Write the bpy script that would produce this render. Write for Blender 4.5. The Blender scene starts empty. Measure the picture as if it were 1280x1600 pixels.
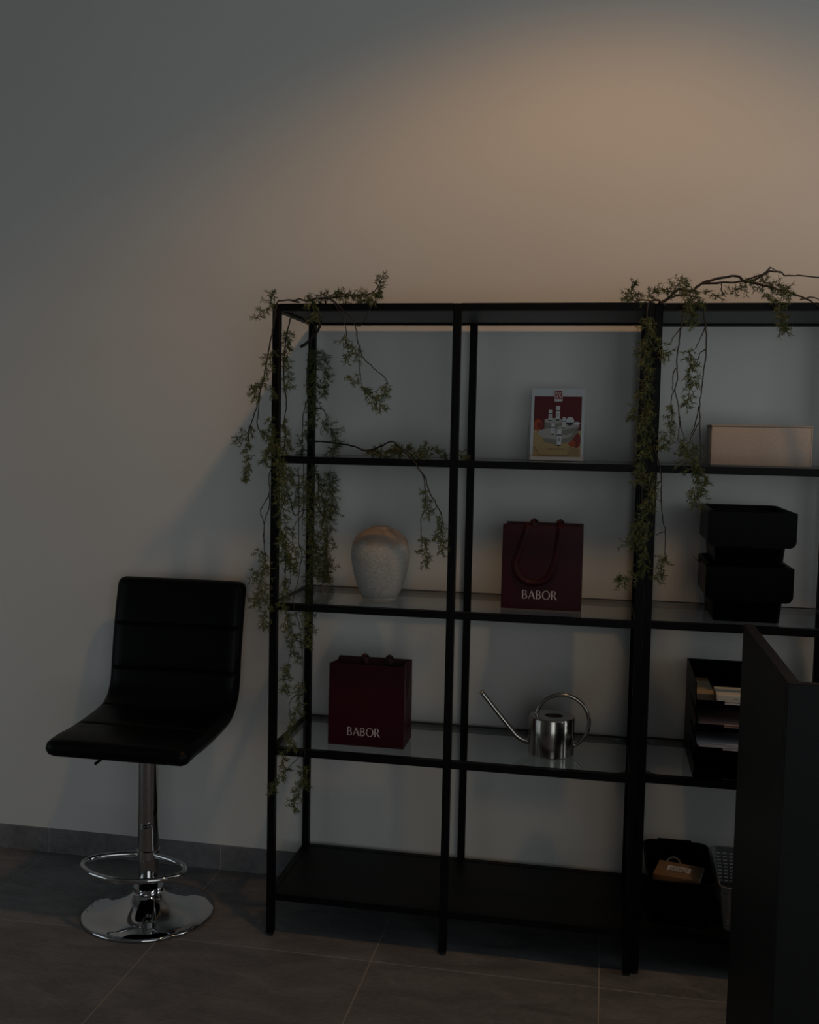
import bpy, bmesh, math, random
from mathutils import Vector, Matrix, Euler

random.seed(7)
S = bpy.context.scene
COL = S.collection

# ------------------------------------------------------------------ camera
cam_d = bpy.data.cameras.new('camera')
cam = bpy.data.objects.new('camera', cam_d)
COL.objects.link(cam)
CY, CP, CR = 0.185336, -0.072834, 0.020527          # yaw, pitch, roll
fwd = Vector((-math.sin(CY) * math.cos(CP), math.cos(CY) * math.cos(CP), math.sin(CP)))
rgt = Vector((math.cos(CY), math.sin(CY), 0))
upv = rgt.cross(fwd)
r2 = rgt * math.cos(CR) + upv * math.sin(CR)
u2 = -rgt * math.sin(CR) + upv * math.cos(CR)
M = Matrix((r2, u2, -fwd)).transposed().to_4x4()
M.translation = Vector((0.88912, -2.68762, 1.40272))
cam.matrix_world = M
cam_d.sensor_fit = 'HORIZONTAL'
cam_d.sensor_width = 36.0
cam_d.lens = 36.0 * 1617.17 / 1280.0
cam_d.clip_start = 0.02
S.camera = cam

# ------------------------------------------------------------------ view, world, lights
S.view_settings.view_transform = 'Standard'
S.view_settings.look = 'None'
S.view_settings.gamma = 1.0
S.view_settings.use_curve_mapping = False
S.view_settings.exposure = 0.0
S.cycles.sample_clamp_indirect = 4.0
S.cycles.caustics_reflective = False
S.cycles.caustics_refractive = False
S.cycles.max_bounces = 10
S.cycles.transparent_max_bounces = 24

W = bpy.data.worlds.new('overcast_sky')
S.world = W
W.use_nodes = True
bg = W.node_tree.nodes['Background']
bg.inputs[0].default_value = (0.62, 0.72, 0.80, 1)
bg.inputs[1].default_value = 0.25

ROOM_X0, ROOM_X1, ROOM_Y0, ROOM_Y1, ROOM_Z = -2.4, 5.0, -5.6, 0.393, 3.2


def light(name, kind, loc, energy, color, **kw):
    d = bpy.data.lights.new(name, kind)
    d.energy = energy
    d.color = color
    rot = kw.pop('rot', None)
    for k, v in kw.items():
        setattr(d, k, v)
    o = bpy.data.objects.new(name, d)
    COL.objects.link(o)
    o.location = loc
    if rot:
        o.rotation_euler = rot
    return o


# cool daylight in the big windows behind the camera
light('window_daylight', 'AREA', (2.5, ROOM_Y0 + 0.06, 1.25), 23.5, (0.92, 0.98, 1.0), shape='RECTANGLE',
      size=2.9, size_y=2.3, rot=(math.radians(90), 0, 0))
light('side_window_daylight', 'AREA', (ROOM_X1 - 0.06, -1.5, 1.25), 28.0, (0.92, 0.98, 1.0), shape='RECTANGLE',
      size=2.3, size_y=2.4, rot=(0, math.radians(90), 0))
light('low_window_daylight', 'AREA', (ROOM_X0 + 0.06, -1.3, 0.75), 3.2, (0.78, 0.93, 1.0), shape='RECTANGLE',
      size=1.3, size_y=1.4, rot=(0, math.radians(-90), 0))

# ------------------------------------------------------------------ helpers
def mat(name, base=(0.5, 0.5, 0.5), rough=0.5, metal=0.0, spec=0.5, noise=None, bump=None, coat=0.0, sheen=0.0):
    """Principled material; noise=(scale, amount, other colour), bump=(scale, strength)."""
    m = bpy.data.materials.new(name)
    m.use_nodes = True
    nt = m.node_tree
    b = nt.nodes['Principled BSDF']
    b.inputs['Base Color'].default_value = (*base, 1)
    b.inputs['Roughness'].default_value = rough
    b.inputs['Metallic'].default_value = metal
    b.inputs['Specular IOR Level'].default_value = spec
    b.inputs['Coat Weight'].default_value = coat
    b.inputs['Sheen Weight'].default_value = sheen
    if noise or bump:
        tc = nt.nodes.new('ShaderNodeTexCoord')
    if noise:
        n = nt.nodes.new('ShaderNodeTexNoise')
        n.inputs['Scale'].default_value = noise[0]
        n.inputs['Detail'].default_value = 6
        nt.links.new(tc.outputs['Object'], n.inputs['Vector'])
        mr = nt.nodes.new('ShaderNodeMapRange')
        mr.inputs['From Min'].default_value = 0.35
        mr.inputs['From Max'].default_value = 0.65
        mr.inputs['To Max'].default_value = noise[1]
        nt.links.new(n.outputs['Fac'], mr.inputs['Value'])
        mx = nt.nodes.new('ShaderNodeMixRGB')
        mx.inputs['Color1'].default_value = (*base, 1)
        mx.inputs['Color2'].default_value = (*noise[2], 1)
        nt.links.new(mr.outputs[0], mx.inputs['Fac'])
        nt.links.new(mx.outputs[0], b.inputs['Base Color'])
    if bump:
        n2 = nt.nodes.new('ShaderNodeTexNoise')
        n2.inputs['Scale'].default_value = bump[0]
        n2.inputs['Detail'].default_value = 4
        nt.links.new(tc.outputs['Object'], n2.inputs['Vector'])
        bp = nt.nodes.new('ShaderNodeBump')
        bp.inputs['Strength'].default_value = bump[1]
        bp.inputs['Distance'].default_value = 0.002
        nt.links.new(n2.outputs['Fac'], bp.inputs['Height'])
        nt.links.new(bp.outputs[0], b.inputs['Normal'])
    return m


def glass_mat(name, tint, ior=1.45, rough=0.0):
    m = bpy.data.materials.new(name)
    m.use_nodes = True
    nt = m.node_tree
    nt.nodes.remove(nt.nodes['Principled BSDF'])
    out = nt.nodes['Material Output']
    lw = nt.nodes.new('ShaderNodeLayerWeight')      # Schlick reflectance, the same from both sides of the sheet
    lw.inputs['Blend'].default_value = 0.5
    pw = nt.nodes.new('ShaderNodeMath')
    pw.operation = 'POWER'
    pw.inputs[1].default_value = 5.0
    nt.links.new(lw.outputs['Facing'], pw.inputs[0])
    f0 = ((ior - 1) / (ior + 1)) ** 2
    fr = nt.nodes.new('ShaderNodeMath')
    fr.operation = 'MULTIPLY_ADD'
    fr.inputs[1].default_value = 1 - f0
    fr.inputs[2].default_value = f0
    nt.links.new(pw.outputs[0], fr.inputs[0])
    tr = nt.nodes.new('ShaderNodeBsdfTransparent')
    tr.inputs['Color'].default_value = (*tint, 1)
    gl = nt.nodes.new('ShaderNodeBsdfGlossy')
    gl.inputs['Roughness'].default_value = rough
    mx = nt.nodes.new('ShaderNodeMixShader')
    nt.links.new(fr.outputs[0], mx.inputs[0])
    nt.links.new(tr.outputs[0], mx.inputs[1])
    nt.links.new(gl.outputs[0], mx.inputs[2])
    nt.links.new(mx.outputs[0], out.inputs['Surface'])
    return m


def mesh_obj(name, bm, m, parent=None, smooth=False, recalc=True):
    if recalc:
        bmesh.ops.recalc_face_normals(bm, faces=bm.faces)
    me = bpy.data.meshes.new(name)
    bm.to_mesh(me)
    bm.free()
    if m is not None:
        me.materials.append(m)
    if smooth:
        for p in me.polygons:
            p.use_smooth = True
        if smooth != 'full':
            me.set_sharp_from_angle(angle=math.radians(38))
    o = bpy.data.objects.new(name, me)
    COL.objects.link(o)
    if parent is not None:
        o.parent = parent
    return o


def inst(name, me, loc, parent=None, rot=None):
    o = bpy.data.objects.new(name, me)
    COL.objects.link(o)
    o.location = loc
    if rot:
        o.rotation_euler = rot
    if parent is not None:
        o.parent = parent
    return o


def thing(name, label, cat, loc=(0, 0, 0), rotz=0.0, group=None):
    o = bpy.data.objects.new(name, None)
    o.empty_display_size = 0.05
    COL.objects.link(o)
    o.location = loc
    o.rotation_euler = (0, 0, rotz)
    return tag(o, label, cat, group)


def tag(o, label, cat, group=None):
    o['label'] = label
    o['category'] = cat
    if group:
        o['group'] = group
    return o


def struct(o):
    o['kind'] = 'structure'
    return o


def box(bm, x0, x1, y0, y1, z0, z1, bev=0.0, seg=1):
    vs = [bm.verts.new((x, y, z)) for z in (z0, z1) for y in (y0, y1) for x in (x0, x1)]
    fs = [bm.faces.new([vs[i] for i in q]) for q in
          ((0, 2, 3, 1), (4, 5, 7, 6), (0, 1, 5, 4), (2, 6, 7, 3), (0, 4, 6, 2), (1, 3, 7, 5))]
    if bev > 0:
        es = list({e for f in fs for e in f.edges})
        bmesh.ops.bevel(bm, geom=es, offset=bev, segments=seg, affect='EDGES', profile=0.5)
    return bm


def boxobj(name, m, parent, x0, x1, y0, y1, z0, z1, bev=0.0, seg=1):
    return mesh_obj(name, box(bmesh.new(), x0, x1, y0, y1, z0, z1, bev, seg), m, parent, smooth=bev > 0)


def loops(bm, rings, cap0=True, cap1=True, closed=True):
    """Skin a list of equal-length vertex rings."""
    rv = [[bm.verts.new(p) for p in r] for r in rings]
    n = len(rv[0])
    for a, b in zip(rv[:-1], rv[1:]):
        for i in range(n if closed else n - 1):
            j = (i + 1) % n
            bm.faces.new((a[i], a[j], b[j], b[i]))
    if cap0:
        bm.faces.new(list(reversed(rv[0])))
    if cap1:
        bm.faces.new(rv[-1])
    return rv


def lathe(bm, prof, cx=0.0, cy=0.0, n=48, cap0=True, cap1=True):
    rings = [[(cx + r * math.cos(2 * math.pi * i / n), cy + r * math.sin(2 * math.pi * i / n), z) for i in range(n)]
             for r, z in prof]
    return loops(bm, rings, cap0, cap1)


def tube(bm, pts, rad, n=8, cap=True, closed=False):
    """Tube along points; rad is a number or a list."""
    P = [Vector(p) for p in pts]
    k = len(P)
    R = rad if isinstance(rad, (list, tuple)) else [rad] * k
    rings = []
    prev = None
    for i in range(k):
        if closed:
            t = P[(i + 1) % k] - P[i - 1]
        else:
            t = P[min(i + 1, k - 1)] - P[max(i - 1, 0)]
        t.normalize()
        if prev is None:
            a = t.orthogonal().normalized()
        else:
            a = (prev - t * prev.dot(t))
            a = a.normalized() if a.length > 1e-6 else t.orthogonal().normalized()
        prev = a
        b = t.cross(a)
        rings.append([P[i] + (a * math.cos(2 * math.pi * j / n) + b * math.sin(2 * math.pi * j / n)) * R[i]
                      for j in range(n)])
    if closed:
        rv = [[bm.verts.new(p) for p in r] for r in rings]
        for q in range(k):
            a, b = rv[q], rv[(q + 1) % k]
            best = min(range(n), key=lambda s: (a[0].co - b[s].co).length) if q == k - 1 else 0
            for i in range(n):
                j = (i + 1) % n
                bm.faces.new((a[i], a[j], b[(j + best) % n], b[(i + best) % n]))
    else:
        loops(bm, rings, cap, cap)


def catmull(pts, sub=6):
    P = [Vector(p) for p in pts]
    out = []
    for i in range(len(P) - 1):
        p0, p1, p2, p3 = P[max(i - 1, 0)], P[i], P[i + 1], P[min(i + 2, len(P) - 1)]
        for s in range(sub):
            t = s / sub
            out.append(0.5 * ((2 * p1) + (p2 - p0) * t + (2 * p0 - 5 * p1 + 4 * p2 - p3) * t * t
                              + (3 * p1 - p0 - 3 * p2 + p3) * t ** 3))
    out.append(P[-1])
    return out


def rrect(x0, x1, y0, y1, z, r, seg=4):
    pts = []
    for cx, cy, a0 in ((x1 - r, y0 + r, -90), (x1 - r, y1 - r, 0), (x0 + r, y1 - r, 90), (x0 + r, y0 + r, 180)):
        for s in range(seg + 1):
            a = math.radians(a0 + 90 * s / seg)
            pts.append((cx + r * math.cos(a), cy + r * math.sin(a), z))
    return pts


def prism(bm, outline, y0, y1):
    """Extrude an XZ outline from y0 to y1."""
    loops(bm, [[(x, y0, z) for x, z in outline], [(x, y1, z) for x, z in outline]])


def curve_fill(name, splines, m, parent, depth=0.0):
    """Flat filled letters or shapes in the XZ plane; splines are outlines (holes by even-odd)."""
    cu = bpy.data.curves.new(name, 'CURVE')
    cu.dimensions = '2D'
    cu.fill_mode = 'BOTH'
    cu.extrude = depth
    for sp in splines:
        s = cu.splines.new('POLY')
        s.points.add(len(sp) - 1)
        for p, (x, z) in zip(s.points, sp):
            p.co = (x, z, 0, 1)
        s.use_cyclic_u = True
    tmp = bpy.data.objects.new('tmp', cu)
    COL.objects.link(tmp)
    dg = bpy.context.evaluated_depsgraph_get()
    me = bpy.data.meshes.new_from_object(tmp.evaluated_get(dg))
    bpy.data.objects.remove(tmp)
    me.transform(Matrix.Rotation(math.radians(90), 4, 'X'))
    me.name = name
    me.materials.clear()
    me.materials.append(m)
    o = bpy.data.objects.new(name, me)
    COL.objects.link(o)
    o.parent = parent
    return o

# ------------------------------------------------------------------ materials
M_WALL = mat('white_wall_paint', (0.74, 0.73, 0.70), 0.85, noise=(3.0, 0.25, (0.70, 0.69, 0.66)), bump=(160, 0.12))
M_WALL2 = mat('grey_wall_paint', (0.30, 0.30, 0.30), 0.85, bump=(160, 0.12))
M_CEIL = mat('ceiling_paint', (0.40, 0.40, 0.395), 0.9)
M_TRIM = mat('window_frame_grey', (0.08, 0.08, 0.085), 0.5)
M_METAL = mat('black_powder_coat', (0.0030, 0.0030, 0.0034), 0.45, bump=(900, 0.15), spec=0.12)
M_PANEL = mat('black_brown_board', (0.0045, 0.0045, 0.005), 0.5, spec=0.18)
M_UNDER = mat('dark_grey_board', (0.045, 0.045, 0.047), 0.5)
M_GLASS = glass_mat('shelf_glass', (0.93, 0.95, 0.945), 1.45)
M_ACRYL = glass_mat('clear_acrylic', (0.95, 0.95, 0.95), 1.35)
M_PANE = glass_mat('window_glass', (0.95, 0.97, 0.97), 1.3)
M_CHROME = mat('chrome', (0.62, 0.62, 0.63), 0.04, 1.0)
M_STEEL = mat('brushed_steel', (0.42, 0.39, 0.35), 0.18, 1.0)
M_LEATHER = mat('black_leatherette', (0.0018, 0.0018, 0.0022), 0.40, bump=(260, 0.25), spec=0.13)
M_BPLASTIC = mat('black_plastic', (0.0012, 0.0012, 0.0015), 0.36, spec=0.05)
M_RUBBER = mat('black_rubber', (0.01, 0.01, 0.01), 0.7)
M_GPLASTIC = mat('grey_plastic', (0.16, 0.16, 0.165), 0.5)
M_BAG = mat('burgundy_paper', (0.042, 0.0042, 0.0085), 0.40, noise=(6, 0.3, (0.030, 0.003, 0.006)), spec=0.18)
M_BAGIN = mat('burgundy_paper_inside', (0.03, 0.004, 0.007), 0.6)
M_RIBBON = mat('dark_red_ribbon', (0.040, 0.006, 0.007), 0.5, spec=0.2)
M_SILVER = mat('pale_pink_print', (0.62, 0.50, 0.50), 0.5)
M_VASE = None
M_LINEN = mat('beige_linen', (0.50, 0.43, 0.38), 0.9, noise=(220, 0.6, (0.42, 0.36, 0.32)), bump=(420, 0.6))
M_LINEN_E = mat('beige_linen_edge', (0.40, 0.33, 0.27), 0.85)
M_COUNTER = mat('anthracite_laminate', (0.0105, 0.0103, 0.0110), 0.5, bump=(300, 0.08), spec=0.14)
M_KRAFT = mat('kraft_paper', (0.30, 0.18, 0.09), 0.8, noise=(40, 0.4, (0.25, 0.15, 0.075)))
M_KRAFT2 = mat('pale_kraft_card', (0.52, 0.40, 0.28), 0.8)
M_PAPER = mat('white_paper', (0.72, 0.72, 0.75), 0.8)
M_PAPER2 = mat('ivory_card', (0.66, 0.65, 0.58), 0.6)
M_PINK = mat('pinkish_print', (0.55, 0.36, 0.33), 0.7)
M_INK = mat('black_ink', (0.03, 0.03, 0.035), 0.7)
M_STEM = mat('dark_brown_stem', (0.022, 0.015, 0.011), 0.75, bump=(200, 0.4))
M_SHADE = mat('lamp_housing_white', (0.7, 0.7, 0.7), 0.5)


def leaf_mat():
    m = bpy.data.materials.new('olive_fern_needles')
    m.use_nodes = True
    nt = m.node_tree
    b = nt.nodes['Principled BSDF']
    g = nt.nodes.new('ShaderNodeNewGeometry')
    r = nt.nodes.new('ShaderNodeValToRGB')
    r.color_ramp.elements[0].color = (0.030, 0.042, 0.012, 1)
    r.color_ramp.elements[1].color = (0.150, 0.150, 0.036, 1)
    e = r.color_ramp.elements.new(0.55)
    e.color = (0.075, 0.090, 0.024, 1)
    nt.links.new(g.outputs['Random Per Island'], r.inputs[0])
    nt.links.new(r.outputs[0], b.inputs['Base Color'])
    b.inputs['Roughness'].default_value = 0.55
    return m


M_LEAF = leaf_mat()


def tile_mat():
    m = bpy.data.materials.new('dark_slate_tile')
    m.use_nodes = True
    nt = m.node_tree
    b = nt.nodes['Principled BSDF']
    tc = nt.nodes.new('ShaderNodeTexCoord')
    oi = nt.nodes.new('ShaderNodeObjectInfo')
    mp = nt.nodes.new('ShaderNodeVectorMath')
    mp.operation = 'ADD'
    nt.links.new(tc.outputs['Object'], mp.inputs[0])
    nt.links.new(oi.outputs['Location'], mp.inputs[1])
    st = nt.nodes.new('ShaderNodeMapping')
    st.inputs['Scale'].default_value = (1.0, 2.6, 1.0)
    st.inputs['Rotation'].default_value = (0, 0, 0.5)
    nt.links.new(mp.outputs[0], st.inputs['Vector'])
    n = nt.nodes.new('ShaderNodeTexNoise')
    n.inputs['Scale'].default_value = 5.0
    n.inputs['Detail'].default_value = 9
    n.inputs['Distortion'].default_value = 0.8
    nt.links.new(st.outputs[0], n.inputs['Vector'])
    r = nt.nodes.new('ShaderNodeValToRGB')
    r.color_ramp.elements[0].position = 0.36
    r.color_ramp.elements[0].color = (0.115, 0.115, 0.121, 1)
    r.color_ramp.elements[1].position = 0.66
    r.color_ramp.elements[1].color = (0.240, 0.237, 0.245, 1)
    n3 = nt.nodes.new('ShaderNodeTexNoise')
    n3.inputs['Scale'].default_value = 48.0
    n3.inputs['Detail'].default_value = 8
    n3.inputs['Roughness'].default_value = 0.7
    nt.links.new(st.outputs[0], n3.inputs['Vector'])
    mxn = nt.nodes.new('ShaderNodeMath')
    mxn.operation = 'MULTIPLY_ADD'
    mxn.inputs[1].default_value = 0.45
    nt.links.new(n3.outputs['Fac'], mxn.inputs[0])
    hf = nt.nodes.new('ShaderNodeMath')
    hf.operation = 'MULTIPLY'
    hf.inputs[1].default_value = 0.55
    nt.links.new(n.outputs['Fac'], hf.inputs[0])
    nt.links.new(hf.outputs[0], mxn.inputs[2])
    nt.links.new(mxn.outputs[0], r.inputs[0])
    nt.links.new(r.outputs[0], b.inputs['Base Color'])
    b.inputs['Roughness'].default_value = 0.62
    b.inputs['Specular IOR Level'].default_value = 0.35
    bp = nt.nodes.new('ShaderNodeBump')
    bp.inputs['Strength'].default_value = 0.35
    bp.inputs['Distance'].default_value = 0.003
    nt.links.new(mxn.outputs[0], bp.inputs['Height'])
    nt.links.new(bp.outputs[0], b.inputs['Normal'])
    return m


M_TILE = tile_mat()
M_GROUT = mat('light_grey_grout', (0.42, 0.40, 0.385), 0.9)


def vase_mat():
    m = bpy.data.materials.new('speckled_stoneware')
    m.use_nodes = True
    nt = m.node_tree
    b = nt.nodes['Principled BSDF']
    tc = nt.nodes.new('ShaderNodeTexCoord')
    sp = nt.nodes.new('ShaderNodeSeparateXYZ')
    nt.links.new(tc.outputs['Object'], sp.inputs[0])
    n = nt.nodes.new('ShaderNodeTexNoise')
    n.inputs['Scale'].default_value = 22
    n.inputs['Detail'].default_value = 5
    nt.links.new(tc.outputs['Object'], n.inputs['Vector'])
    add = nt.nodes.new('ShaderNodeMath')
    add.operation = 'MULTIPLY_ADD'
    add.inputs[1].default_value = 0.05
    nt.links.new(n.outputs['Fac'], add.inputs[0])
    nt.links.new(sp.outputs['Z'], add.inputs[2])
    mr = nt.nodes.new('ShaderNodeMapRange')
    mr.inputs['From Min'].default_value = 0.172
    mr.inputs['From Max'].default_value = 0.190
    nt.links.new(add.outputs[0], mr.inputs['Value'])
    n2 = nt.nodes.new('ShaderNodeTexNoise')
    n2.inputs['Scale'].default_value = 210
    n2.inputs['Detail'].default_value = 3
    nt.links.new(tc.outputs['Object'], n2.inputs['Vector'])
    r2_ = nt.nodes.new('ShaderNodeValToRGB')
    r2_.color_ramp.elements[0].position = 0.36
    r2_.color_ramp.elements[0].color = (0.40, 0.375, 0.335, 1)
    r2_.color_ramp.elements[1].position = 0.6
    r2_.color_ramp.elements[1].color = (0.53, 0.505, 0.46, 1)
    nt.links.new(n2.outputs['Fac'], r2_.inputs[0])
    mx = nt.nodes.new('ShaderNodeMixRGB')
    mx.inputs['Color2'].default_value = (0.40, 0.29, 0.22, 1)
    nt.links.new(mr.outputs[0], mx.inputs['Fac'])
    nt.links.new(r2_.outputs[0], mx.inputs['Color1'])
    nt.links.new(mx.outputs[0], b.inputs['Base Color'])
    b.inputs['Roughness'].default_value = 0.8
    bp = nt.nodes.new('ShaderNodeBump')
    bp.inputs['Strength'].default_value = 0.5
    bp.inputs['Distance'].default_value = 0.002
    nt.links.new(n2.outputs['Fac'], bp.inputs['Height'])
    nt.links.new(bp.outputs[0], b.inputs['Normal'])
    return m


M_VASE = vase_mat()

# ------------------------------------------------------------------ the room
X0, X1, Y0, Y1, RZ = ROOM_X0, ROOM_X1, ROOM_Y0, ROOM_Y1, ROOM_Z
struct(boxobj('wall_back', M_WALL, None, X0 - 0.15, X1 + 0.15, Y1, Y1 + 0.15, -0.05, RZ))
struct(boxobj('ceiling', M_CEIL, None, X0 - 0.15, X1 + 0.15, Y0 - 0.15, Y1 + 0.15, RZ, RZ + 0.12))


def wall_with_window(name, wname, along, fixed, a0, a1, wa0, wa1, wz0, wz1, t, m=None):
    """A wall along x (fixed y) or along y (fixed x) with one opening, plus its window."""
    bm = bmesh.new()

    def b(p0, p1, z0, z1):
        if along == 'x':
            box(bm, p0, p1, min(fixed, fixed + t), max(fixed, fixed + t), z0, z1)
        else:
            box(bm, min(fixed, fixed + t), max(fixed, fixed + t), p0, p1, z0, z1)
    b(a0, wa0, -0.05, RZ)
    b(wa1, a1, -0.05, RZ)
    b(wa0, wa1, -0.05, wz0)
    b(wa0, wa1, wz1, RZ)
    struct(mesh_obj(name, bm, m or M_WALL))
    w = bpy.data.objects.new(wname, None)
    COL.objects.link(w)
    w.empty_display_size = 0.05
    w.location = ((wa0 + wa1) / 2, fixed, wz0) if along == 'x' else (fixed, (wa0 + wa1) / 2, wz0)
    struct(w)
    half = (wa1 - wa0) / 2
    hgt = wz1 - wz0
    mid = t * 0.5

    def part(nm, m, p0, p1, z0, z1, dep):
        if along == 'x':
            boxobj(nm, m, w, p0, p1, mid - dep, mid + dep, z0, z1)
        else:
            boxobj(nm, m, w, mid - dep, mid + dep, p0, p1, z0, z1)
    part('window_frame', M_TRIM, -half, -half + 0.06, 0, hgt, 0.035)
    part('window_frame', M_TRIM, half - 0.06, half, 0, hgt, 0.035)
    part('window_frame', M_TRIM, -half + 0.06, half - 0.06, 0, 0.06, 0.035)
    part('window_frame', M_TRIM, -half + 0.06, half - 0.06, hgt - 0.06, hgt, 0.035)
    for k in (-1, 1):
        part('mullion', M_TRIM, k * half / 3 - 0.025, k * half / 3 + 0.025, 0.06, hgt - 0.06, 0.03)
    ed = [-half + 0.06, -half / 3 - 0.025, -half / 3 + 0.025, half / 3 - 0.025, half / 3 + 0.025, half - 0.06]
    for k in range(3):
        part('pane', M_PANE, ed[2 * k], ed[2 * k + 1], 0.06, hgt - 0.06, 0.004)


wall_with_window('wall_front', 'window_1', 'x', Y0, X0 - 0.15, X1 + 0.15, 1.05, 3.95, 0.1, 2.4, -0.15, M_WALL2)
wall_with_window('wall_right', 'window_2', 'y', X1, Y0, Y1, -2.7, -0.3, 0.1, 2.4, 0.15)
wall_with_window('wall_left', 'window_3', 'y', X0, Y0, Y1, -2.0, -0.6, 0.1, 1.4, -0.15, M_WALL2)

# floor: grout bed and single tiles
floor = struct(boxobj('floor', M_GROUT, None, X0 - 0.15, X1 + 0.15, Y0 - 0.15, Y1 + 0.15, -0.08, -0.0015))
TW, TX, TY = 0.6015, -0.2835, -0.072
tile_mesh = {}


def tile(x0, x1, y0, y1):
    key = (round(x1 - x0, 3), round(y1 - y0, 3))
    if key not in tile_mesh:
        w, d = (x1 - x0) / 2 - 0.0016, (y1 - y0) / 2 - 0.0016
        bm = box(bmesh.new(), -w, w, -d, d, -0.009, 0.0)
        bmesh.ops.bevel(bm, geom=[e for e in bm.edges if all(v.co.z > -0.001 for v in e.verts)], offset=0.0012,
                        segments=1, affect='EDGES')
        me = bpy.data.meshes.new('floor_tile')
        bm.to_mesh(me)
        bm.free()
        me.materials.append(M_TILE)
        tile_mesh[key] = me
    inst('floor_tile', tile_mesh[key], ((x0 + x1) / 2, (y0 + y1) / 2, 0), floor)


xs = [X0] + [TX + TW * k for k in range(-3, 9) if X0 + 0.02 < TX + TW * k < X1 - 0.02] + [X1]
ys = [Y1] + [TY - TW * k for k in range(0, 10) if TY - TW * k > Y0 + 0.02] + [Y0]
for i in range(len(xs) - 1):
    for j in range(len(ys) - 1):
        tile(xs[i], xs[i + 1], ys[j + 1], ys[j])

# tiled baseboard along the back wall
bb = struct(boxobj('baseboard_back', M_GROUT, None, X0, X1, Y1 - 0.0045, Y1, 0, 0.078))
bbm = {}
for i in range(len(xs) - 1):
    w = xs[i + 1] - xs[i]
    k = round(w, 3)
    if k not in bbm:
        bm = box(bmesh.new(), -w / 2 + 0.0015, w / 2 - 0.0015, -0.005, 0.005, 0.0015, 0.080, 0.0012)
        me = bpy.data.meshes.new('baseboard_tile')
        bm.to_mesh(me)
        bm.free()
        me.materials.append(M_TILE)
        bbm[k] = me
    inst('baseboard_tile', bbm[k], ((xs[i] + xs[i + 1]) / 2, Y1 - 0.002, 0), bb)

# recessed downlights in the ceiling (their light is what makes the warm scallop on the wall)
WARM = (1.0, 0.53, 0.21)
for sx, e, lab in ((0.97, 27.5, 'warm recessed ceiling downlight above the left shelf unit'),
                   (2.60, 5.0, 'warm recessed ceiling downlight above the right shelf unit')):
    dl = thing('downlight', lab, 'lamp', (sx, -0.83, RZ))
    bm = bmesh.new()
    lathe(bm, [(0.050, -0.004), (0.062, -0.004), (0.062, -0.0005), (0.050, -0.0005)], n=32, cap0=False, cap1=False)
    mesh_obj('trim_ring', bm, M_SHADE, dl, True)
    sp_d = bpy.data.lights.new('bulb', 'SPOT')
    sp_d.energy = e
    sp_d.color = WARM
    sp_d.spot_size = math.radians(118)
    sp_d.spot_blend = 0.48
    sp_d.shadow_soft_size = 0.06
    so = bpy.data.objects.new('bulb', sp_d)
    COL.objects.link(so)
    so.parent = dl
    so.location = (0, 0, -0.075)
    so.rotation_euler = Vector((-0.06, 0.22, -1)).to_track_quat('-Z', 'Y').to_euler()     # gimbal turned towards the wall

# ------------------------------------------------------------------ shelving units
D, P, H, BT = 0.3656, 0.0209, 1.75, 0.0191
Z1, Z2, Z3, ZB = 1.3428, 0.9414, 0.5369, 0.1242
GT = 0.005            # glass thickness; the pane lies flush with the top of its frame


def shelf_unit(x, y, label):
    u = thing('shelving_unit', label, 'shelf', (x, y, 0), 0, 'shelving units along the wall')
    for px in (0, 0.5 - P / 2, 1 - P):
        for py in (0, D - P):
            pm = px if px else 0.0
            boxobj('post', M_METAL, u, px, px + P, py, py + P, 0.008, H - 0.0004, 0.0015)
            bm = bmesh.new()
            lathe(bm, [(0.0085, 0.0), (0.0095, 0.002), (0.0095, 0.0085)], px + P / 2, py + P / 2, 16)
            mesh_obj('foot', bm, M_RUBBER, u, True)
    for z in (H, Z1, Z2, Z3, ZB):
        e = 0.0006
        for py in (0, D - P):
            for a, b in ((P, 0.5 - P / 2), (0.5 + P / 2, 1 - P)):
                boxobj('rail', M_METAL, u, a, b, py + e, py + P - e, z - BT, z)
        for px in (0, 1 - P):
            boxobj('side_rail', M_METAL, u, px + e, px + P - e, P, D - P, z - BT, z)
    boxobj('top_panel', M_UNDER, u, P + 0.0005, 1 - P - 0.0005, P + 0.0005, D - P - 0.0005, H - 0.014, H - 0.002)
    boxobj('bottom_panel', M_PANEL, u, P + 0.0005, 1 - P - 0.0005, P + 0.0005, D - P - 0.0005, ZB - 0.013, ZB - 0.001)
    for z in (Z1, Z2, Z3):
        g = boxobj('glass_shelf', M_GLASS, u, P + 0.001, 1 - P - 0.001, P + 0.001, D - P - 0.001, z - GT, z - 0.0002, 0.0)
        g['label'] = 'clear glass shelf pane'
        for cx, sx in ((P, 1), (1 - P, -1)):
            for cy, sy in ((P, 1), (D - P, -1)):
                bm = bmesh.new()
                L = 0.045
                tri = [(cx, cy), (cx + sx * L, cy), (cx, cy + sy * L)]
                loops(bm, [[(a, b, z - GT - 0.0025) for a, b in tri], [(a, b, z - GT - 0.0004) for a, b in tri]])
                mesh_obj('corner_bracket', bm, M_METAL, u)
    return u


shelf_unit(0.0, 0.0, 'black metal shelving unit with glass shelves beside the bar stool')
shelf_unit(1.0, 0.015, 'black metal shelving unit with glass shelves behind the dark counter')

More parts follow.
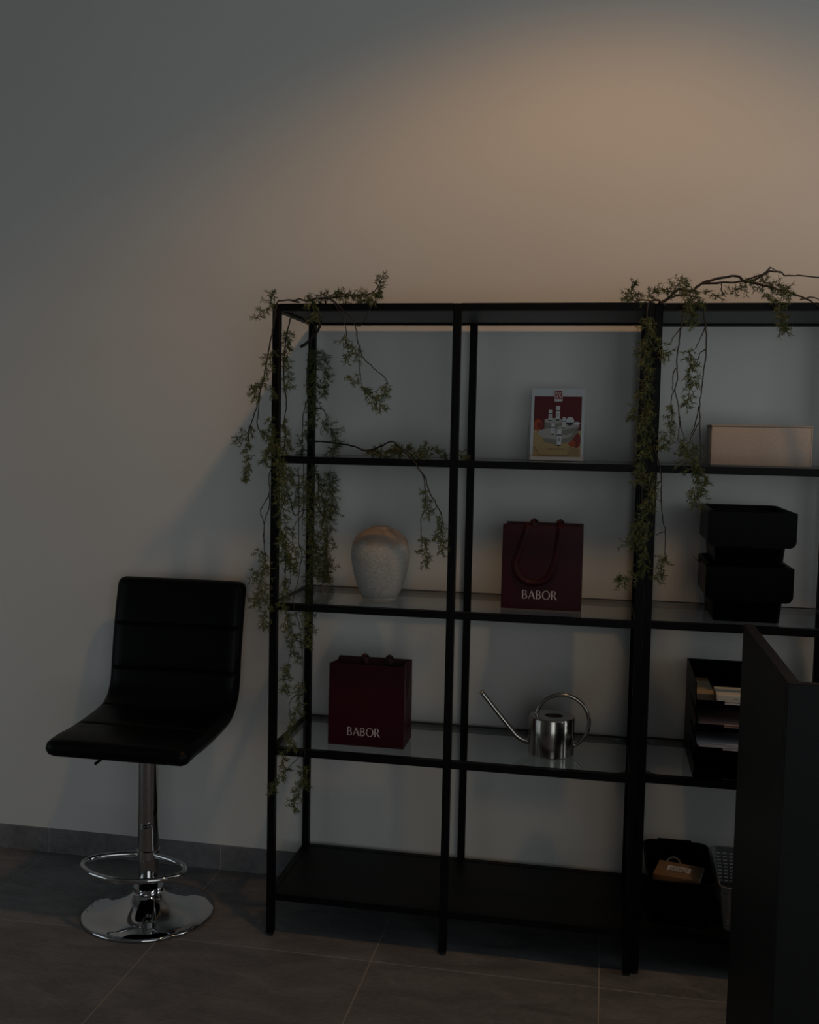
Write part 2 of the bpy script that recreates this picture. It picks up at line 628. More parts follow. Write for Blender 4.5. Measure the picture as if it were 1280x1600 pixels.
# ------------------------------------------------------------------ reception counter
ct = thing('reception_counter', 'dark anthracite counter with upright panel edge in the right foreground', 'counter',
           (1.1665, -1.10, 0))
boxobj('side_panel', M_COUNTER, ct, 0.0, 0.020, 0.018, 0.505, 0.0, 1.05, 0.0012)
boxobj('front_panel', M_COUNTER, ct, 0.0, 1.9, 0.0, 0.018, 0.0, 1.05, 0.0012)
boxobj('side_panel', M_COUNTER, ct, 1.88, 1.9, 0.018, 0.505, 0.0, 1.05, 0.0012)
boxobj('work_surface', M_COUNTER, ct, 0.020, 1.88, 0.018, 0.50, 0.71, 0.735, 0.001)

# ------------------------------------------------------------------ bar stool
bs = thing('bar_stool', 'black padded bar stool on a chrome trumpet base by the white wall', 'stool',
           (-0.379, 0.06, 0), math.radians(0.3))
bm = bmesh.new()
lathe(bm, [(0.183, 0.0), (0.190, 0.002), (0.191, 0.005), (0.187, 0.009), (0.165, 0.0155), (0.135, 0.021), (0.108, 0.028),
           (0.085, 0.038), (0.066, 0.047), (0.053, 0.056), (0.046, 0.0625), (0.043, 0.0665)], n=96)
base = mesh_obj('base', bm, M_CHROME, bs, 'full')
speck_me = None  # small flat dark discs scattered on the left of the base flange
for (a, r_, q) in ((200, 0.172, 1.0), (193, 0.160, 1.5), (188, 0.166, 0.8), (181, 0.158, 1.6), (176, 0.162, 1.0), (172, 0.152, 0.8), (205, 0.163, 0.9), (186, 0.150, 0.7)):
    if speck_me is None:
        bm = bmesh.new()
        lathe(bm, [(0.0022, 0.0), (0.0022, 0.0008)], n=8)
        speck_me = bpy.data.meshes.new('dark_speck')
        bm.to_mesh(speck_me)
        bm.free()
        speck_me.materials.append(M_RUBBER)
    an = math.radians(a)
    o = inst('dark_speck', speck_me, (r_ * math.cos(an), r_ * math.sin(an), 0.0132 + (0.165 - r_) * 0.18 + 0.0018), base, (0, math.radians(-10), an))
    o.scale = (q, q * 0.7, 1)
bm = bmesh.new()
n = 40
rings = []
for k, z in enumerate((0.067, 0.0715, 0.0765, 0.081)):
    rings.append([((0.0415 + 0.0018 * ((i + k) % 2)) * math.cos(2 * math.pi * i / n),
                   (0.0415 + 0.0018 * ((i + k) % 2)) * math.sin(2 * math.pi * i / n), z) for i in range(n)])
loops(bm, rings)
mesh_obj('ribbed_collar', bm, M_CHROME, bs)
bm = bmesh.new()
lathe(bm, [(0.027, 0.0815), (0.027, 0.13)], n=32)
mesh_obj('inner_column', bm, M_BPLASTIC, bs, True)
bm = bmesh.new()
lathe(bm, [(0.0275, 0.1115), (0.0295, 0.1115), (0.0300, 0.113), (0.0300, 0.5)], n=48)
mesh_obj('column', bm, M_CHROME, bs, True)
# foot ring: D shape carried by the column
fr = catmull([(-0.024, -0.012, 0.178), (-0.085, -0.035, 0.178), (-0.132, -0.062, 0.177), (-0.150, -0.096, 0.176),
              (-0.134, -0.132, 0.175), (-0.085, -0.166, 0.174), (-0.0, -0.184, 0.173), (0.085, -0.166, 0.174),
              (0.134, -0.132, 0.175), (0.150, -0.096, 0.176), (0.132, -0.062, 0.177), (0.085, -0.035, 0.178),
              (0.024, -0.012, 0.178)], 6)
bm = bmesh.new()
tube(bm, fr, 0.0078, 12)
mesh_obj('foot_ring', bm, M_CHROME, bs, 'full')
bm = bmesh.new()
lathe(bm, [(0.0306, 0.164), (0.0325, 0.166), (0.0325, 0.190), (0.0306, 0.192)], n=40, cap0=False, cap1=False)
mesh_obj('ring_clamp', bm, M_CHROME, bs, True)
bm = bmesh.new()
box(bm, -0.10, 0.10, -0.085, 0.085, 0.500, 0.5195, 0.004)
mesh_obj('seat_plate', bm, M_BPLASTIC, bs, True)
bm = bmesh.new()
tube(bm, catmull([(-0.05, -0.03, 0.505), (-0.09, -0.04, 0.487), (-0.120, -0.045, 0.464), (-0.143, -0.047, 0.445)], 4), 0.0042, 8)
mesh_obj('lever', bm, M_BPLASTIC, bs, 'full')

# seat shell and backrest: one bent padded slab with sewn channels
cl = catmull([(-0.222, 0.532, 0), (-0.195, 0.537, 0), (-0.15, 0.541, 0), (-0.08, 0.541, 0), (0.0, 0.546, 0), (0.07, 0.553, 0), (0.12, 0.563, 0),
              (0.155, 0.584, 0), (0.178, 0.620, 0), (0.188, 0.66, 0), (0.195, 0.72, 0), (0.205, 0.78, 0),
              (0.220, 0.86, 0), (0.243, 0.950, 0)], 10)
cum = [0.0]
for a, b in zip(cl[:-1], cl[1:]):
    cum.append(cum[-1] + (b - a).length)
LEN = cum[-1]


def station(q):
    q = max(0.0, min(LEN, q))
    for i in range(len(cl) - 1):
        if cum[i + 1] >= q:
            f = (q - cum[i]) / max(1e-9, cum[i + 1] - cum[i])
            return cl[i].lerp(cl[i + 1], f), (cl[min(i + 2, len(cl) - 1)] - cl[max(i - 1, 0)]).normalized()
    return cl[-1], (cl[-1] - cl[-2]).normalized()


def s_at(y, z):
    return min(range(len(cl)), key=lambda i: (cl[i] - Vector((y, z, 0))).length)


seams = [cum[s_at(*p)] for p in ((-0.045, 0.543), (0.105, 0.560), (0.190, 0.675), (0.210, 0.808))]
HW, HT, CRN = 0.2085, 0.0240, 0.026
qs = sorted(set([LEN * k / 90 for k in range(91)] + [s + d for s in seams for d in (-0.008, -0.004, -0.0015, 0.0, 0.0015, 0.004, 0.008)]
                + [CRN * (1 - math.cos(math.radians(a))) for a in range(0, 91, 15)]
                + [LEN - CRN * (1 - math.cos(math.radians(a))) for a in range(0, 91, 15)]))
rings = []
NS = 14
for q in qs:
    c, t = station(q)
    nrm = Vector((-t.y, t.x, 0))
    e = min(q, LEN - q)
    inset = 0.0
    if e < CRN:
        inset = CRN - math.sqrt(max(0, CRN * CRN - (CRN - e) ** 2))
    hw = HW - inset
    ht = HT
    if e < HT:
        ht = max(0.003, math.sqrt(max(0, HT * HT - (HT - e) ** 2)))
    g = min(abs(q - s) for s in seams)
    groove = 0.0055 * max(0, 1 - g / 0.008) ** 2
    ring = []
    for side in (1, -1):
        for k in range(NS + 1):
            u = -1 + 2 * k / NS
            u = math.copysign(1 - (1 - abs(u)) ** 1.8, u) if side else u
            x = hw * u * side
            edge = (1 - abs(u)) * hw
            rr = ht
            th = ht if edge > rr else math.sqrt(max(0, rr * rr - (rr - edge) ** 2))
            off = (th - (groove if side == 1 and edge > 0.012 else 0)) * side
            if side == 1 and 0.02 < edge:
                off += 0.003 * min(1, (edge - 0.02) / 0.08) * min(1, g / 0.03)
            p = c + nrm * off
            ring.append((x, p.x, p.y))
    # drop doubled corner points
    ring = ring[:NS + 1] + ring[NS + 2:-1]
    rings.append(ring)
ks = min(range(len(qs)), key=lambda i: abs(qs[i] - seams[1]))
for nm, rr_ in (('seat', rings[:ks + 1]), ('backrest', rings[ks:])):
    bm = bmesh.new()
    loops(bm, rr_)
    bmesh.ops.remove_doubles(bm, verts=bm.verts, dist=1e-5)
    mesh_obj(nm, bm, M_LEATHER, bs, 'full')

# ------------------------------------------------------------------ stoneware vase
vs = thing('vase', 'round speckled grey stoneware vase with a small mouth on the glass shelf', 'vase', (0.270, 0.1795, Z2))
bm = bmesh.new()
prof = [(0.0, 0.0), (0.047, 0.0), (0.0495, 0.003), (0.056, 0.014), (0.064, 0.032), (0.072, 0.058), (0.0785, 0.085), (0.0825, 0.110),
        (0.0835, 0.130), (0.081, 0.150), (0.074, 0.168), (0.062, 0.183), (0.046, 0.1935), (0.033, 0.1985), (0.0275, 0.2015),
        (0.0262, 0.2045), (0.0245, 0.2052), (0.0225, 0.2035), (0.022, 0.198), (0.035, 0.188), (0.06, 0.165), (0.072, 0.13),
        (0.065, 0.06), (0.04, 0.012), (0.0, 0.010)]
pv = catmull([(r, z, 0) for r, z in prof], 3)
lathe(bm, [(max(p.x, 0.0004), p.y) for p in pv], n=64)
mesh_obj('vase_body', bm, M_VASE, vs, 'full')

# ------------------------------------------------------------------ paper gift bags with lettering


def arc(cx, cy, rx, ry, a0, a1, n):
    return [(cx + rx * math.cos(math.radians(a0 + (a1 - a0) * i / n)), cy + ry * math.sin(math.radians(a0 + (a1 - a0) * i / n)))
            for i in range(n + 1)]


def babor(width):
    """Outlines of the word BABOR in a flared humanist capital face, left end at x=0, base at 0, cap height 1 (scaled)."""
    T, t = 0.135, 0.065          # thick and thin strokes
    out = []
    x = 0.0

    def B(x):
        o = [(x, 0), (x + 0.30, 0)] + arc(x + 0.30, 0.265, 0.29, 0.265, -90, 60, 12) + \
            arc(x + 0.27, 0.755, 0.255, 0.245, -40, 90, 12) + [(x, 1)]
        h1 = [(x + T, t), (x + 0.28, t)] + arc(x + 0.28, 0.272, 0.175, 0.207, -90, 90, 12) + [(x + T, 0.479)]
        h2 = [(x + T, 0.545), (x + 0.25, 0.545)] + arc(x + 0.25, 0.74, 0.155, 0.195, -90, 90, 12) + [(x + T, 0.935)]
        return [o, h1, h2], 0.66

    def A(x):
        o = [(x, 0), (x + 0.085, 0), (x + 0.195, 0.30), (x + 0.535, 0.30), (x + 0.64, 0), (x + 0.80, 0), (x + 0.435, 1.0), (x + 0.36, 1.0)]
        h = [(x + 0.22, 0.365), (x + 0.51, 0.365), (x + 0.372, 0.76)]
        return [o, h], 0.83

    def O(x):
        return [arc(x + 0.47, 0.5, 0.46, 0.52, 0, 359, 40), arc(x + 0.47, 0.5, 0.325, 0.455, 0, 359, 40)], 1.0

    def R(x):
        o = [(x, 0), (x + T, 0), (x + T, 0.455), (x + 0.235, 0.455), (x + 0.52, 0.0), (x + 0.70, -0.01), (x + 0.375, 0.475)] + \
            arc(x + 0.27, 0.745, 0.27, 0.255, -60, 90, 14) + [(x, 1)]
        h = [(x + T, 0.515), (x + 0.25, 0.515)] + arc(x + 0.25, 0.73, 0.165, 0.205, -90, 90, 12) + [(x + T, 0.935)]
        return [o, h], 0.70
    res = []
    for f in (B, A, B, O, R):
        sp, adv = f(x)
        res.append(sp)
        x += adv + 0.04
    total = x - 0.04
    k = width / total
    return [[[(a * k, b * k) for a, b in s] for s in letter] for letter in res]


def paper_bag(label, loc, w, d, h, text_x, text_z, text_w, front_ribbon):
    b = thing('paper_bag', label, 'bag', loc, 0, 'burgundy paper gift bags')
    # shell: bottom, tapered sides with a gusset crease, thin walls
    rings = []
    for (z, sx, sy, gus) in ((0.0, 1, 1, 0.0), (0.05 * h, 1, 1, 0.000), (0.5 * h, 1.0, 0.98, 0.004), (h, 0.995, 0.93, 0.010)):
        hw, hd = w / 2 * sx, d / 2 * sy
        rings.append([(-hw, -hd, z), (hw, -hd, z), (hw - gus, 0, z), (hw, hd, z), (-hw, hd, z), (-hw + gus, 0, z)])
    rings2 = []
    for r in reversed(rings):
        rings2.append([(x * 0.99, y * 0.975, max(z, 0.002)) for x, y, z in r])
    bm = bmesh.new()
    loops(bm, rings + rings2)
    mesh_obj('bag_body', bm, M_BAG, b)
    bm = bmesh.new()
    box(bm, -w / 2 * 0.985, w / 2 * 0.985, -d / 2 * 0.925 + 0.0022, -d / 2 * 0.925 + 0.0030, h - 0.035, h - 0.0008)
    mesh_obj('folded_hem', bm, M_BAGIN, b)
    bm = bmesh.new()
    box(bm, -w / 2 * 0.985, w / 2 * 0.985, d / 2 * 0.925 - 0.0040, d / 2 * 0.925 - 0.0032, h - 0.035, h - 0.0008)
    mesh_obj('folded_hem', bm, M_BAGIN, b)
    # lettering: one flat print per letter, just proud of the front
    for sp in babor(text_w):
        o = curve_fill('printed_letter', sp, M_SILVER, b)
        o.location = (text_x - w / 2, -d / 2 - 0.0005, text_z)
    # ribbon handles

    def ribbon(pts, wid, m=None):
        bm = bmesh.new()
        P_ = catmull(pts, 6)
        r0, r1 = [], []
        for i, p in enumerate(P_):
            tg = (P_[min(i + 1, len(P_) - 1)] - P_[max(i - 1, 0)]).normalized()
            side = tg.cross(Vector((0, 1, 0)))
            side = side.normalized() if side.length > 0.2 else Vector((1, 0, 0))
            if r1 and side.dot(r1[-1] - r0[-1]) < 0:
                side = -side
            tw = 0.35 * math.sin(i * 0.45)
            side = (side + Vector((0, tw * 0.25, 0))).normalized()
            r0.append(p - side * wid / 2)
            r1.append(p + side * wid / 2)
        a = [bm.verts.new(p) for p in r0]
        c = [bm.verts.new(p) for p in r1]
        for i in range(len(a) - 1):
            bm.faces.new((a[i], a[i + 1], c[i + 1], c[i]))
        o = mesh_obj('ribbon_handle', bm, m or M_RIBBON, b, 'full')
        sm = o.modifiers.new('thickness', 'SOLIDIFY')
        sm.thickness = 0.0006
        sm.offset = 0.0
        return o
    if front_ribbon:
        yb = -d / 2 - 0.004
        ribbon([(-0.038, -d / 2 * 0.93 + 0.001, h + 0.0004), (-0.040, -d / 2 * 0.93 - 0.004, h - 0.001), (-0.048, yb - 0.001, h - 0.03),
                (-0.060, yb - 0.003, h - 0.075), (-0.072, yb - 0.004, h - 0.112), (-0.056, yb - 0.004, h - 0.143),
                (-0.022, yb - 0.004, h - 0.158), (0.014, yb - 0.004, h - 0.146), (0.034, yb - 0.004, h - 0.105),
                (0.043, yb - 0.003, h - 0.055), (0.046, yb - 0.001, h - 0.02), (0.047, -d / 2 * 0.93 - 0.004, h - 0.001),
                (0.046, -d / 2 * 0.93 + 0.001, h + 0.0010)], 0.017)
        yk = d / 2 * 0.9
    else:
        yk = d / 2 * 0.9
    for sx in (-0.032, 0.040):
        ribbon([(sx, yk, h - 0.03), (sx + 0.001, yk - 0.001, h - 0.006), (sx + 0.003, yk - 0.002, h + 0.0004), (sx + 0.002, yk - 0.006, h - 0.002),
                (sx + 0.002, yk - 0.008, h - 0.02)], 0.022, M_BAGIN)
    return b


paper_bag('burgundy paper bag with a ribbon loop hanging over its front', (0.7305, 0.170, Z2), 0.2155, 0.115, 0.229,
          0.0575, 0.0285, 0.0945, True)
paper_bag('burgundy paper bag without hanging ribbon on the lower glass shelf', (0.2585, 0.1370, Z3), 0.2160, 0.118, 0.229,
          0.0555, 0.0290, 0.0945, False)

# ------------------------------------------------------------------ watering can
wc = thing('watering_can', 'small brushed steel watering can with long spout and ring handle', 'watering can', (0.7690, 0.1525, Z3))
bm = bmesh.new()
lathe(bm, [(0.0605, 0.0), (0.0630, 0.002), (0.0632, 0.05), (0.0630, 0.1015), (0.0615, 0.1045), (0.0585, 0.1055)], n=72, cap1=False)
mesh_obj('can_body', bm, M_STEEL, wc, True)
bm = bmesh.new()
# lid with an offset oval opening
n = 48
outer = [(0.0583 * math.cos(2 * math.pi * i / n), 0.0583 * math.sin(2 * math.pi * i / n), 0.1055) for i in range(n)]
inner = [(0.006 + 0.025 * math.cos(2 * math.pi * i / n), -0.004 + 0.022 * math.sin(2 * math.pi * i / n), 0.1060) for i in range(n)]
inner2 = [(0.006 + 0.025 * math.cos(2 * math.pi * i / n), -0.004 + 0.022 * math.sin(2 * math.pi * i / n), 0.098) for i in range(n)]
loops(bm, [outer, inner, inner2], False, False)
mesh_obj('lid', bm, M_STEEL, wc, True)
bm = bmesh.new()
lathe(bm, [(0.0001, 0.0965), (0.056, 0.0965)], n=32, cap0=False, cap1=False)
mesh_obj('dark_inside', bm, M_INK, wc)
bm = bmesh.new()
sp_pts = catmull([(-0.058, 0, 0.026), (-0.078, 0, 0.031), (-0.095, 0, 0.041), (-0.110, 0, 0.057), (-0.150, 0, 0.103), (-0.1985, 0, 0.160)], 6)
tube(bm, sp_pts, [0.0085 - 0.0025 * i / (len(sp_pts) - 1) for i in range(len(sp_pts))], 14)
mesh_obj('spout', bm, M_STEEL, wc, 'full')
bm = bmesh.new()
hp = []
for i in range(41):
    a = math.radians(192 - (192 + 78) * i / 40)
    hp.append((0.0285 + 0.0735 * math.cos(a), 0.006, 0.0890 + 0.0745 * math.sin(a)))
hp[-1] = (0.0575, 0.004, 0.014)
tube(bm, hp, 0.0052, 12)
mesh_obj('handle', bm, M_STEEL, wc, 'full')

# ------------------------------------------------------------------ leaflet in a clear stand
LX, LY = 0.7555, 0.225
ls = thing('leaflet_holder', 'clear acrylic leaflet holder standing on the upper glass shelf', 'holder', (LX, LY, Z1), math.radians(1.5))
TILT = math.radians(-11)


def tilted(o, y=0.0, z=0.0):
    o.location = (o.location.x, o.location.y + y, o.location.z + z)
    o.rotation_euler = (TILT, 0, 0)
    return o


tilted(boxobj('back_plate', M_ACRYL, ls, -0.080, 0.079, 0.0035, 0.0055, 0.0015, 0.105), 0.006, 0.0)
tilted(boxobj('pocket_front', M_ACRYL, ls, -0.080, 0.079, -0.0045, -0.0030, 0.0015, 0.018), 0.006, 0.0)
tilted(boxobj('pocket_side', M_ACRYL, ls, -0.0815, -0.0801, -0.0045, 0.0250, 0.0015, 0.098), 0.006, 0.0)
tilted(boxobj('pocket_side', M_ACRYL, ls, 0.0791, 0.0805, -0.0045, 0.0250, 0.0015, 0.085), 0.006, 0.0)
boxobj('holder_foot', M_ACRYL, ls, -0.080, 0.079, 0.001, 0.075, 0.0, 0.0014)

M_CRIMSON = mat('print_crimson', (0.115, 0.006, 0.010), 0.45)
M_SAND = mat('print_sand', (0.44, 0.30, 0.13), 0.5)
M_SAND2 = mat('print_dark_sand', (0.27, 0.18, 0.08), 0.5)
M_PODIUM = mat('print_grey', (0.40, 0.38, 0.35), 0.5)
M_PODIUM2 = mat('print_shaded_grey', (0.22, 0.20, 0.17), 0.5)
M_ORANGE = mat('print_orange', (0.36, 0.055, 0.012), 0.5)
M_ORANGE2 = mat('print_dark_red', (0.19, 0.018, 0.010), 0.5)
M_REDLOGO = mat('print_red', (0.30, 0.010, 0.016), 0.45)
M_LWHITE = mat('print_white', (0.62, 0.62, 0.62), 0.5)
lf = thing('leaflet', 'leaflet printed with cosmetic bottles on a crimson ground and a red logo', 'leaflet', (LX, LY + 0.006, Z1 + 0.0018), math.radians(1.5))
rot_l = (TILT, 0, 0)
pg = boxobj('page', mat('leaflet_paper', (0.60, 0.62, 0.63), 0.4), lf, -0.074, 0.074, -0.0008, 0.0006, 0.0, 0.204)
pg.rotation_euler = rot_l
# the printed picture: px in a 148 x 204 mm page; each print layer lies just proud of the one before
LAYER = [0.0009]


def pr(name, m, outl):
    o = curve_fill(name, [[(x / 1000.0 - 0.074, z / 1000.0) for x, z in outl]], m, pg)
    LAYER[0] += 0.00005
    o.location = (0, -LAYER[0], 0)
    return o


def rect(x0, x1, z0, z1):
    return [(x0, z0), (x1, z0), (x1, z1), (x0, z1)]


def ell(cx, cz, rx, rz, n=28, a0=0, a1=360):
    return [(cx + rx * math.cos(math.radians(a0 + (a1 - a0) * i / n)), cz + rz * math.sin(math.radians(a0 + (a1 - a0) * i / n)))
            for i in range(n + (0 if a1 - a0 == 360 else 1))]


pr('printed_background', M_CRIMSON, rect(8, 140, 86, 182))
pr('printed_ground', M_SAND, rect(8, 140, 10, 86))
pr('printed_flower', M_ORANGE, ell(20, 100, 12, 17))
pr('printed_flower', M_ORANGE2, ell(24, 98, 6, 9))
pr('printed_flower', M_ORANGE2, ell(128, 58, 12, 22))
pr('printed_flower', M_ORANGE, ell(116, 48, 10, 9))
pr('printed_podium', M_PODIUM2, [(36, 52), (70, 44), (110, 52), (136, 86), (40, 86)])
pr('printed_podium', M_PODIUM, ell(68, 76, 48, 16))
pr('printed_podium', M_PODIUM2, rect(38, 88, 90, 110))
pr('printed_podium', M_PODIUM, ell(63, 112, 26, 8))
pr('printed_podium', M_PODIUM2, [(74, 72), (104, 72), (134, 92), (136, 100), (72, 92)])
pr('printed_podium', M_PODIUM, [(72, 90), (92, 86), (136, 98), (132, 106), (104, 104), (78, 96)])
pr('printed_podium', M_LWHITE, ell(128, 106, 9, 4))
for bx, bz, bw, bh in ((49, 113, 9, 30), (69, 115, 11, 40), (88, 92, 9, 30), (57, 74, 10, 30), (74, 42, 12, 46)):
    pr('printed_bottle', M_LWHITE, rect(bx, bx + bw, bz, bz + bh))
    pr('printed_bottle_band', M_INK, rect(bx, bx + bw, bz + bh * 0.60, bz + bh * 0.68))
    pr('printed_bottle_mark', M_INK, rect(bx + bw * 0.42, bx + bw * 0.6, bz + bh * 0.24, bz + bh * 0.5))
    pr('printed_bottle_shade', M_INK, ell(bx + bw / 2, bz, bw / 2, 2, 16))
pr('printed_jar', M_LWHITE, ell(109, 112, 11, 12))
pr('printed_jar', M_INK, ell(109, 110, 10, 11, 20, 190, 350))
pr('printed_curve', M_SAND2, [(12, 36), (16, 30), (24, 16), (34, 12), (96, 12), (108, 16), (114, 24), (114, 26), (108, 18.5), (96, 14.5),
                              (34, 14.5), (25, 18), (18, 31), (13, 38)])
for x0, x1 in ((52, 60), (62, 67), (72, 79), (81, 86), (88, 93)):
    pr('printed_caption', M_SAND2, rect(x0, x1, 30, 34))
for k in range(4):
    pr('printed_shadow_line', M_SAND2, [(104, 36 - 5 * k), (136, 33 - 5 * k), (136, 34.5 - 5 * k), (104, 37.2 - 5 * k)])
pr('printed_logo', M_LWHITE, rect(64, 86, 167, 199))
pr('printed_logo', M_REDLOGO, rect(65.5, 84.5, 174, 197.5))
pr('printed_logo', M_LWHITE, rect(66, 84, 168.5, 172.5))
# logo strokes
S_ = [(66.8, 178), (70.2, 178), (70.2, 179.6), (68.4, 179.6)]
pr('printed_logo_stroke', M_LWHITE, [(67.5, 179), (70, 177), (73, 178), (73, 184), (70, 188), (70, 191), (72.5, 193), (72, 195), (69, 194), (68, 190), (71, 184.5), (71, 180), (69.5, 179.5), (68, 181)])
pr('printed_logo_stroke', M_LWHITE, [(74, 194), (75.8, 194), (78, 184), (79.5, 178), (77.8, 178), (75.8, 186)])
pr('printed_logo_stroke', M_LWHITE, [(83.5, 179), (81, 177.5), (79.5, 180), (78.6, 186), (79.5, 192), (81.5, 194.5), (83.5, 193), (83.5, 191), (81.8, 192.5), (80.6, 191), (80, 186), (80.8, 181), (82, 179.6), (83.5, 181)])

# ------------------------------------------------------------------ linen box
lb = thing('storage_box', 'beige linen covered box on the upper glass shelf of the right unit', 'box', (1.2925, 0.245, Z1))
bm = bmesh.new()
box(bm, -0.127, 0.127, -0.073, 0.073, 0.0, 0.1035, 0.002, 2)
mesh_obj('box_body', bm, M_LINEN, lb, True)
bm = bmesh.new()
box(bm, -0.1285, 0.1285, -0.0745, 0.0745, 0.1037, 0.1085, 0.0012, 2)
mesh_obj('lid', bm, M_LINEN_E, lb, True)
boxobj('seam', M_LINEN_E, lb, -0.1275, 0.1275, -0.0738, -0.0731, 0.003, 0.0055)
boxobj('piping', mat('pale_edge', (0.55, 0.52, 0.48), 0.7), lb, 0.1262, 0.1280, -0.0742, -0.0725, 0.004, 0.1033)

# ------------------------------------------------------------------ stacked black bins


def stack_bin(label, x0, x1, y0, y1, z, h):
    b = thing('storage_bin', label, 'bin', ((x0 + x1) / 2, (y0 + y1) / 2, z), 0, 'stacked black plastic bins')
    w, d = (x1 - x0) / 2, (y1 - y0) / 2
    f = 0.016
    wl = 0.003
    bm = bmesh.new()
    rings = [rrect(-w, w, -d, d, 0.0, 0.014), rrect(-w - f * 0.3, w + f * 0.3, -d - f * 0.3, d + f * 0.3, h * 0.35, 0.016),
             rrect(-w - f, w + f, -d - f, d + f, h, 0.018), rrect(-w - f + wl, w + f - wl, -d - f + wl, d + f - wl, h, 0.016),
             rrect(-w + wl, w - wl, -d + wl, d - wl, wl, 0.012)]
    loops(bm, rings)
    mesh_obj('bin_body', bm, M_BPLASTIC, b, True)
    # rim skirt
    s = f + 0.006
    bm = bmesh.new()
    rings = [rrect(-w - f - 0.0005, w + f + 0.0005, -d - f - 0.0005, d + f + 0.0005, h, 0.018),
             rrect(-w - s, w + s, -d - s, d + s, h - 0.002, 0.02), rrect(-w - s, w + s, -d - s, d + s, h - 0.022, 0.02),
             rrect(-w - s + 0.002, w + s - 0.002, -d - s + 0.002, d + s - 0.002, h - 0.022, 0.02),
             rrect(-w - s + 0.002, w + s - 0.002, -d - s + 0.002, d + s - 0.002, h - 0.004, 0.02)]
    loops(bm, rings, False, False)
    mesh_obj('rim', bm, M_BPLASTIC, b, True)
    # carrying handle folded down over the front: a wide U-shaped band with rounded corners
    q = s + 0.0035
    bm = bmesh.new()
    R_ = 0.018
    zt, zb_ = h - 0.003, h - 0.092
    ol = [(-w - q, zt), (w + q, zt), (w + q, zb_ + R_)] + [(w + q - R_ + R_ * math.cos(math.radians(a)), zb_ + R_ - R_ * math.sin(math.radians(a))) for a in (15, 30, 45, 60, 75, 90)] \
        + [(-w - q + R_ - R_ * math.sin(math.radians(a)), zb_ + R_ - R_ * math.cos(math.radians(a))) for a in (0, 15, 30, 45, 60, 75, 90)]
    prism(bm, ol, -d - s - 0.006, -d - s - 0.0005)
    mesh_obj('folded_handle', bm, M_BPLASTIC, b)
    for sx in (-1, 1):
        bm = bmesh.new()
        prism(bm, [(sx * (w + s), zt), (sx * (w + q), zt), (sx * (w + q), zb_ + 0.012), (sx * (w + s), zb_ + 0.012)], -d - s, d * 0.55)
        mesh_obj('handle_arm', bm, M_BPLASTIC, b)
    bm = bmesh.new()
    ty = d * 0.2
    loops(bm, [[(-w - s, ty, h - 0.022), (-w - s, ty + 0.05, h - 0.022), (-w - s, ty + 0.05, h - 0.019), (-w - s, ty, h - 0.019)],
               [(-w - s - 0.020, ty + 0.004, h - 0.002), (-w - s - 0.020, ty + 0.046, h - 0.002), (-w - s - 0.020, ty + 0.046, h + 0.001), (-w - s - 0.020, ty + 0.004, h + 0.001)]])
    mesh_obj('side_grip', bm, M_GPLASTIC, b)
    return b


stack_bin('black plastic bin, lower one of the stack of two on the glass shelf', 1.1800, 1.3455, 0.083, 0.330, Z2, 0.148)
stack_bin('black plastic bin, upper one of the stack of two on the glass shelf', 1.1800, 1.3475, 0.083, 0.330, Z2 + 0.143, 0.146)

# ------------------------------------------------------------------ letter trays
TRX, TRY, TRW, TRD = 1.140, 0.028, 0.245, 0.310


def letter_tray(label, k):
    z = Z3 + 0.0615 * k
    t = thing('letter_tray', label, 'tray', (TRX, TRY, z), 0, 'stacked letter trays')
    boxobj('tray_floor', M_BPLASTIC, t, 0.002, TRW - 0.002, 0.002, TRD - 0.002, 0.002, 0.0045)
    hb = 0.0605 if k < 3 else 0.066
    for sx in (0.0, TRW - 0.0025):
        bm = bmesh.new()
        # side profile in y, z
        ol = [(0.0, 0.0), (TRD, 0.0), (TRD, hb), (TRD * 0.55, hb), (0.02, hb * (0.70 if k < 3 else 0.95)), (0.0, 0.022)]
        loops(bm, [[(sx, y, zz) for y, zz in ol], [(sx + 0.0025, y, zz) for y, zz in ol]])
        mesh_obj('side_panel', bm, M_BPLASTIC, t)
    boxobj('back_panel', M_BPLASTIC, t, 0.0026, TRW - 0.0026, TRD - 0.0025, TRD, 0.0, hb - 0.001)
    for a, b in ((0.0026, 0.072), (TRW - 0.072, TRW - 0.0026)):
        boxobj('front_lip', M_BPLASTIC, t, a, b, 0.0, 0.0025, 0.0, 0.021)
    boxobj('front_lip', M_BPLASTIC, t, 0.0725, TRW - 0.0725, 0.010, 0.0125, 0.0045, 0.010)
    return t


for k, lab in enumerate(('black letter tray at the bottom of the stack of four', 'black letter tray second from the bottom of its stack',
                         'black letter tray third from the bottom of its stack', 'black letter tray at the top of the stack of four')):
    letter_tray(lab, k)


def sheet_stack(name, label, cat, m, x0, x1, y0, y1, z, count, th, fan, group=None):
    st = thing(name, label, cat, ((x0 + x1) / 2, (y0 + y1) / 2, z), 0, group)
    rnd = random.Random(len(label))
    for i in range(count):
        dx, dy, rz = rnd.uniform(-1, 1) * fan, rnd.uniform(-1, 1) * fan, rnd.uniform(-1, 1) * fan * 4
        o = boxobj('sheet', m if (i % 3) else M_PAPER, st, -(x1 - x0) / 2, (x1 - x0) / 2, -(y1 - y0) / 2, (y1 - y0) / 2, 0, th)
        o.location = (dx, dy, i * (th + 0.0004))
        o.rotation_euler = (0, 0, rz)
    return st


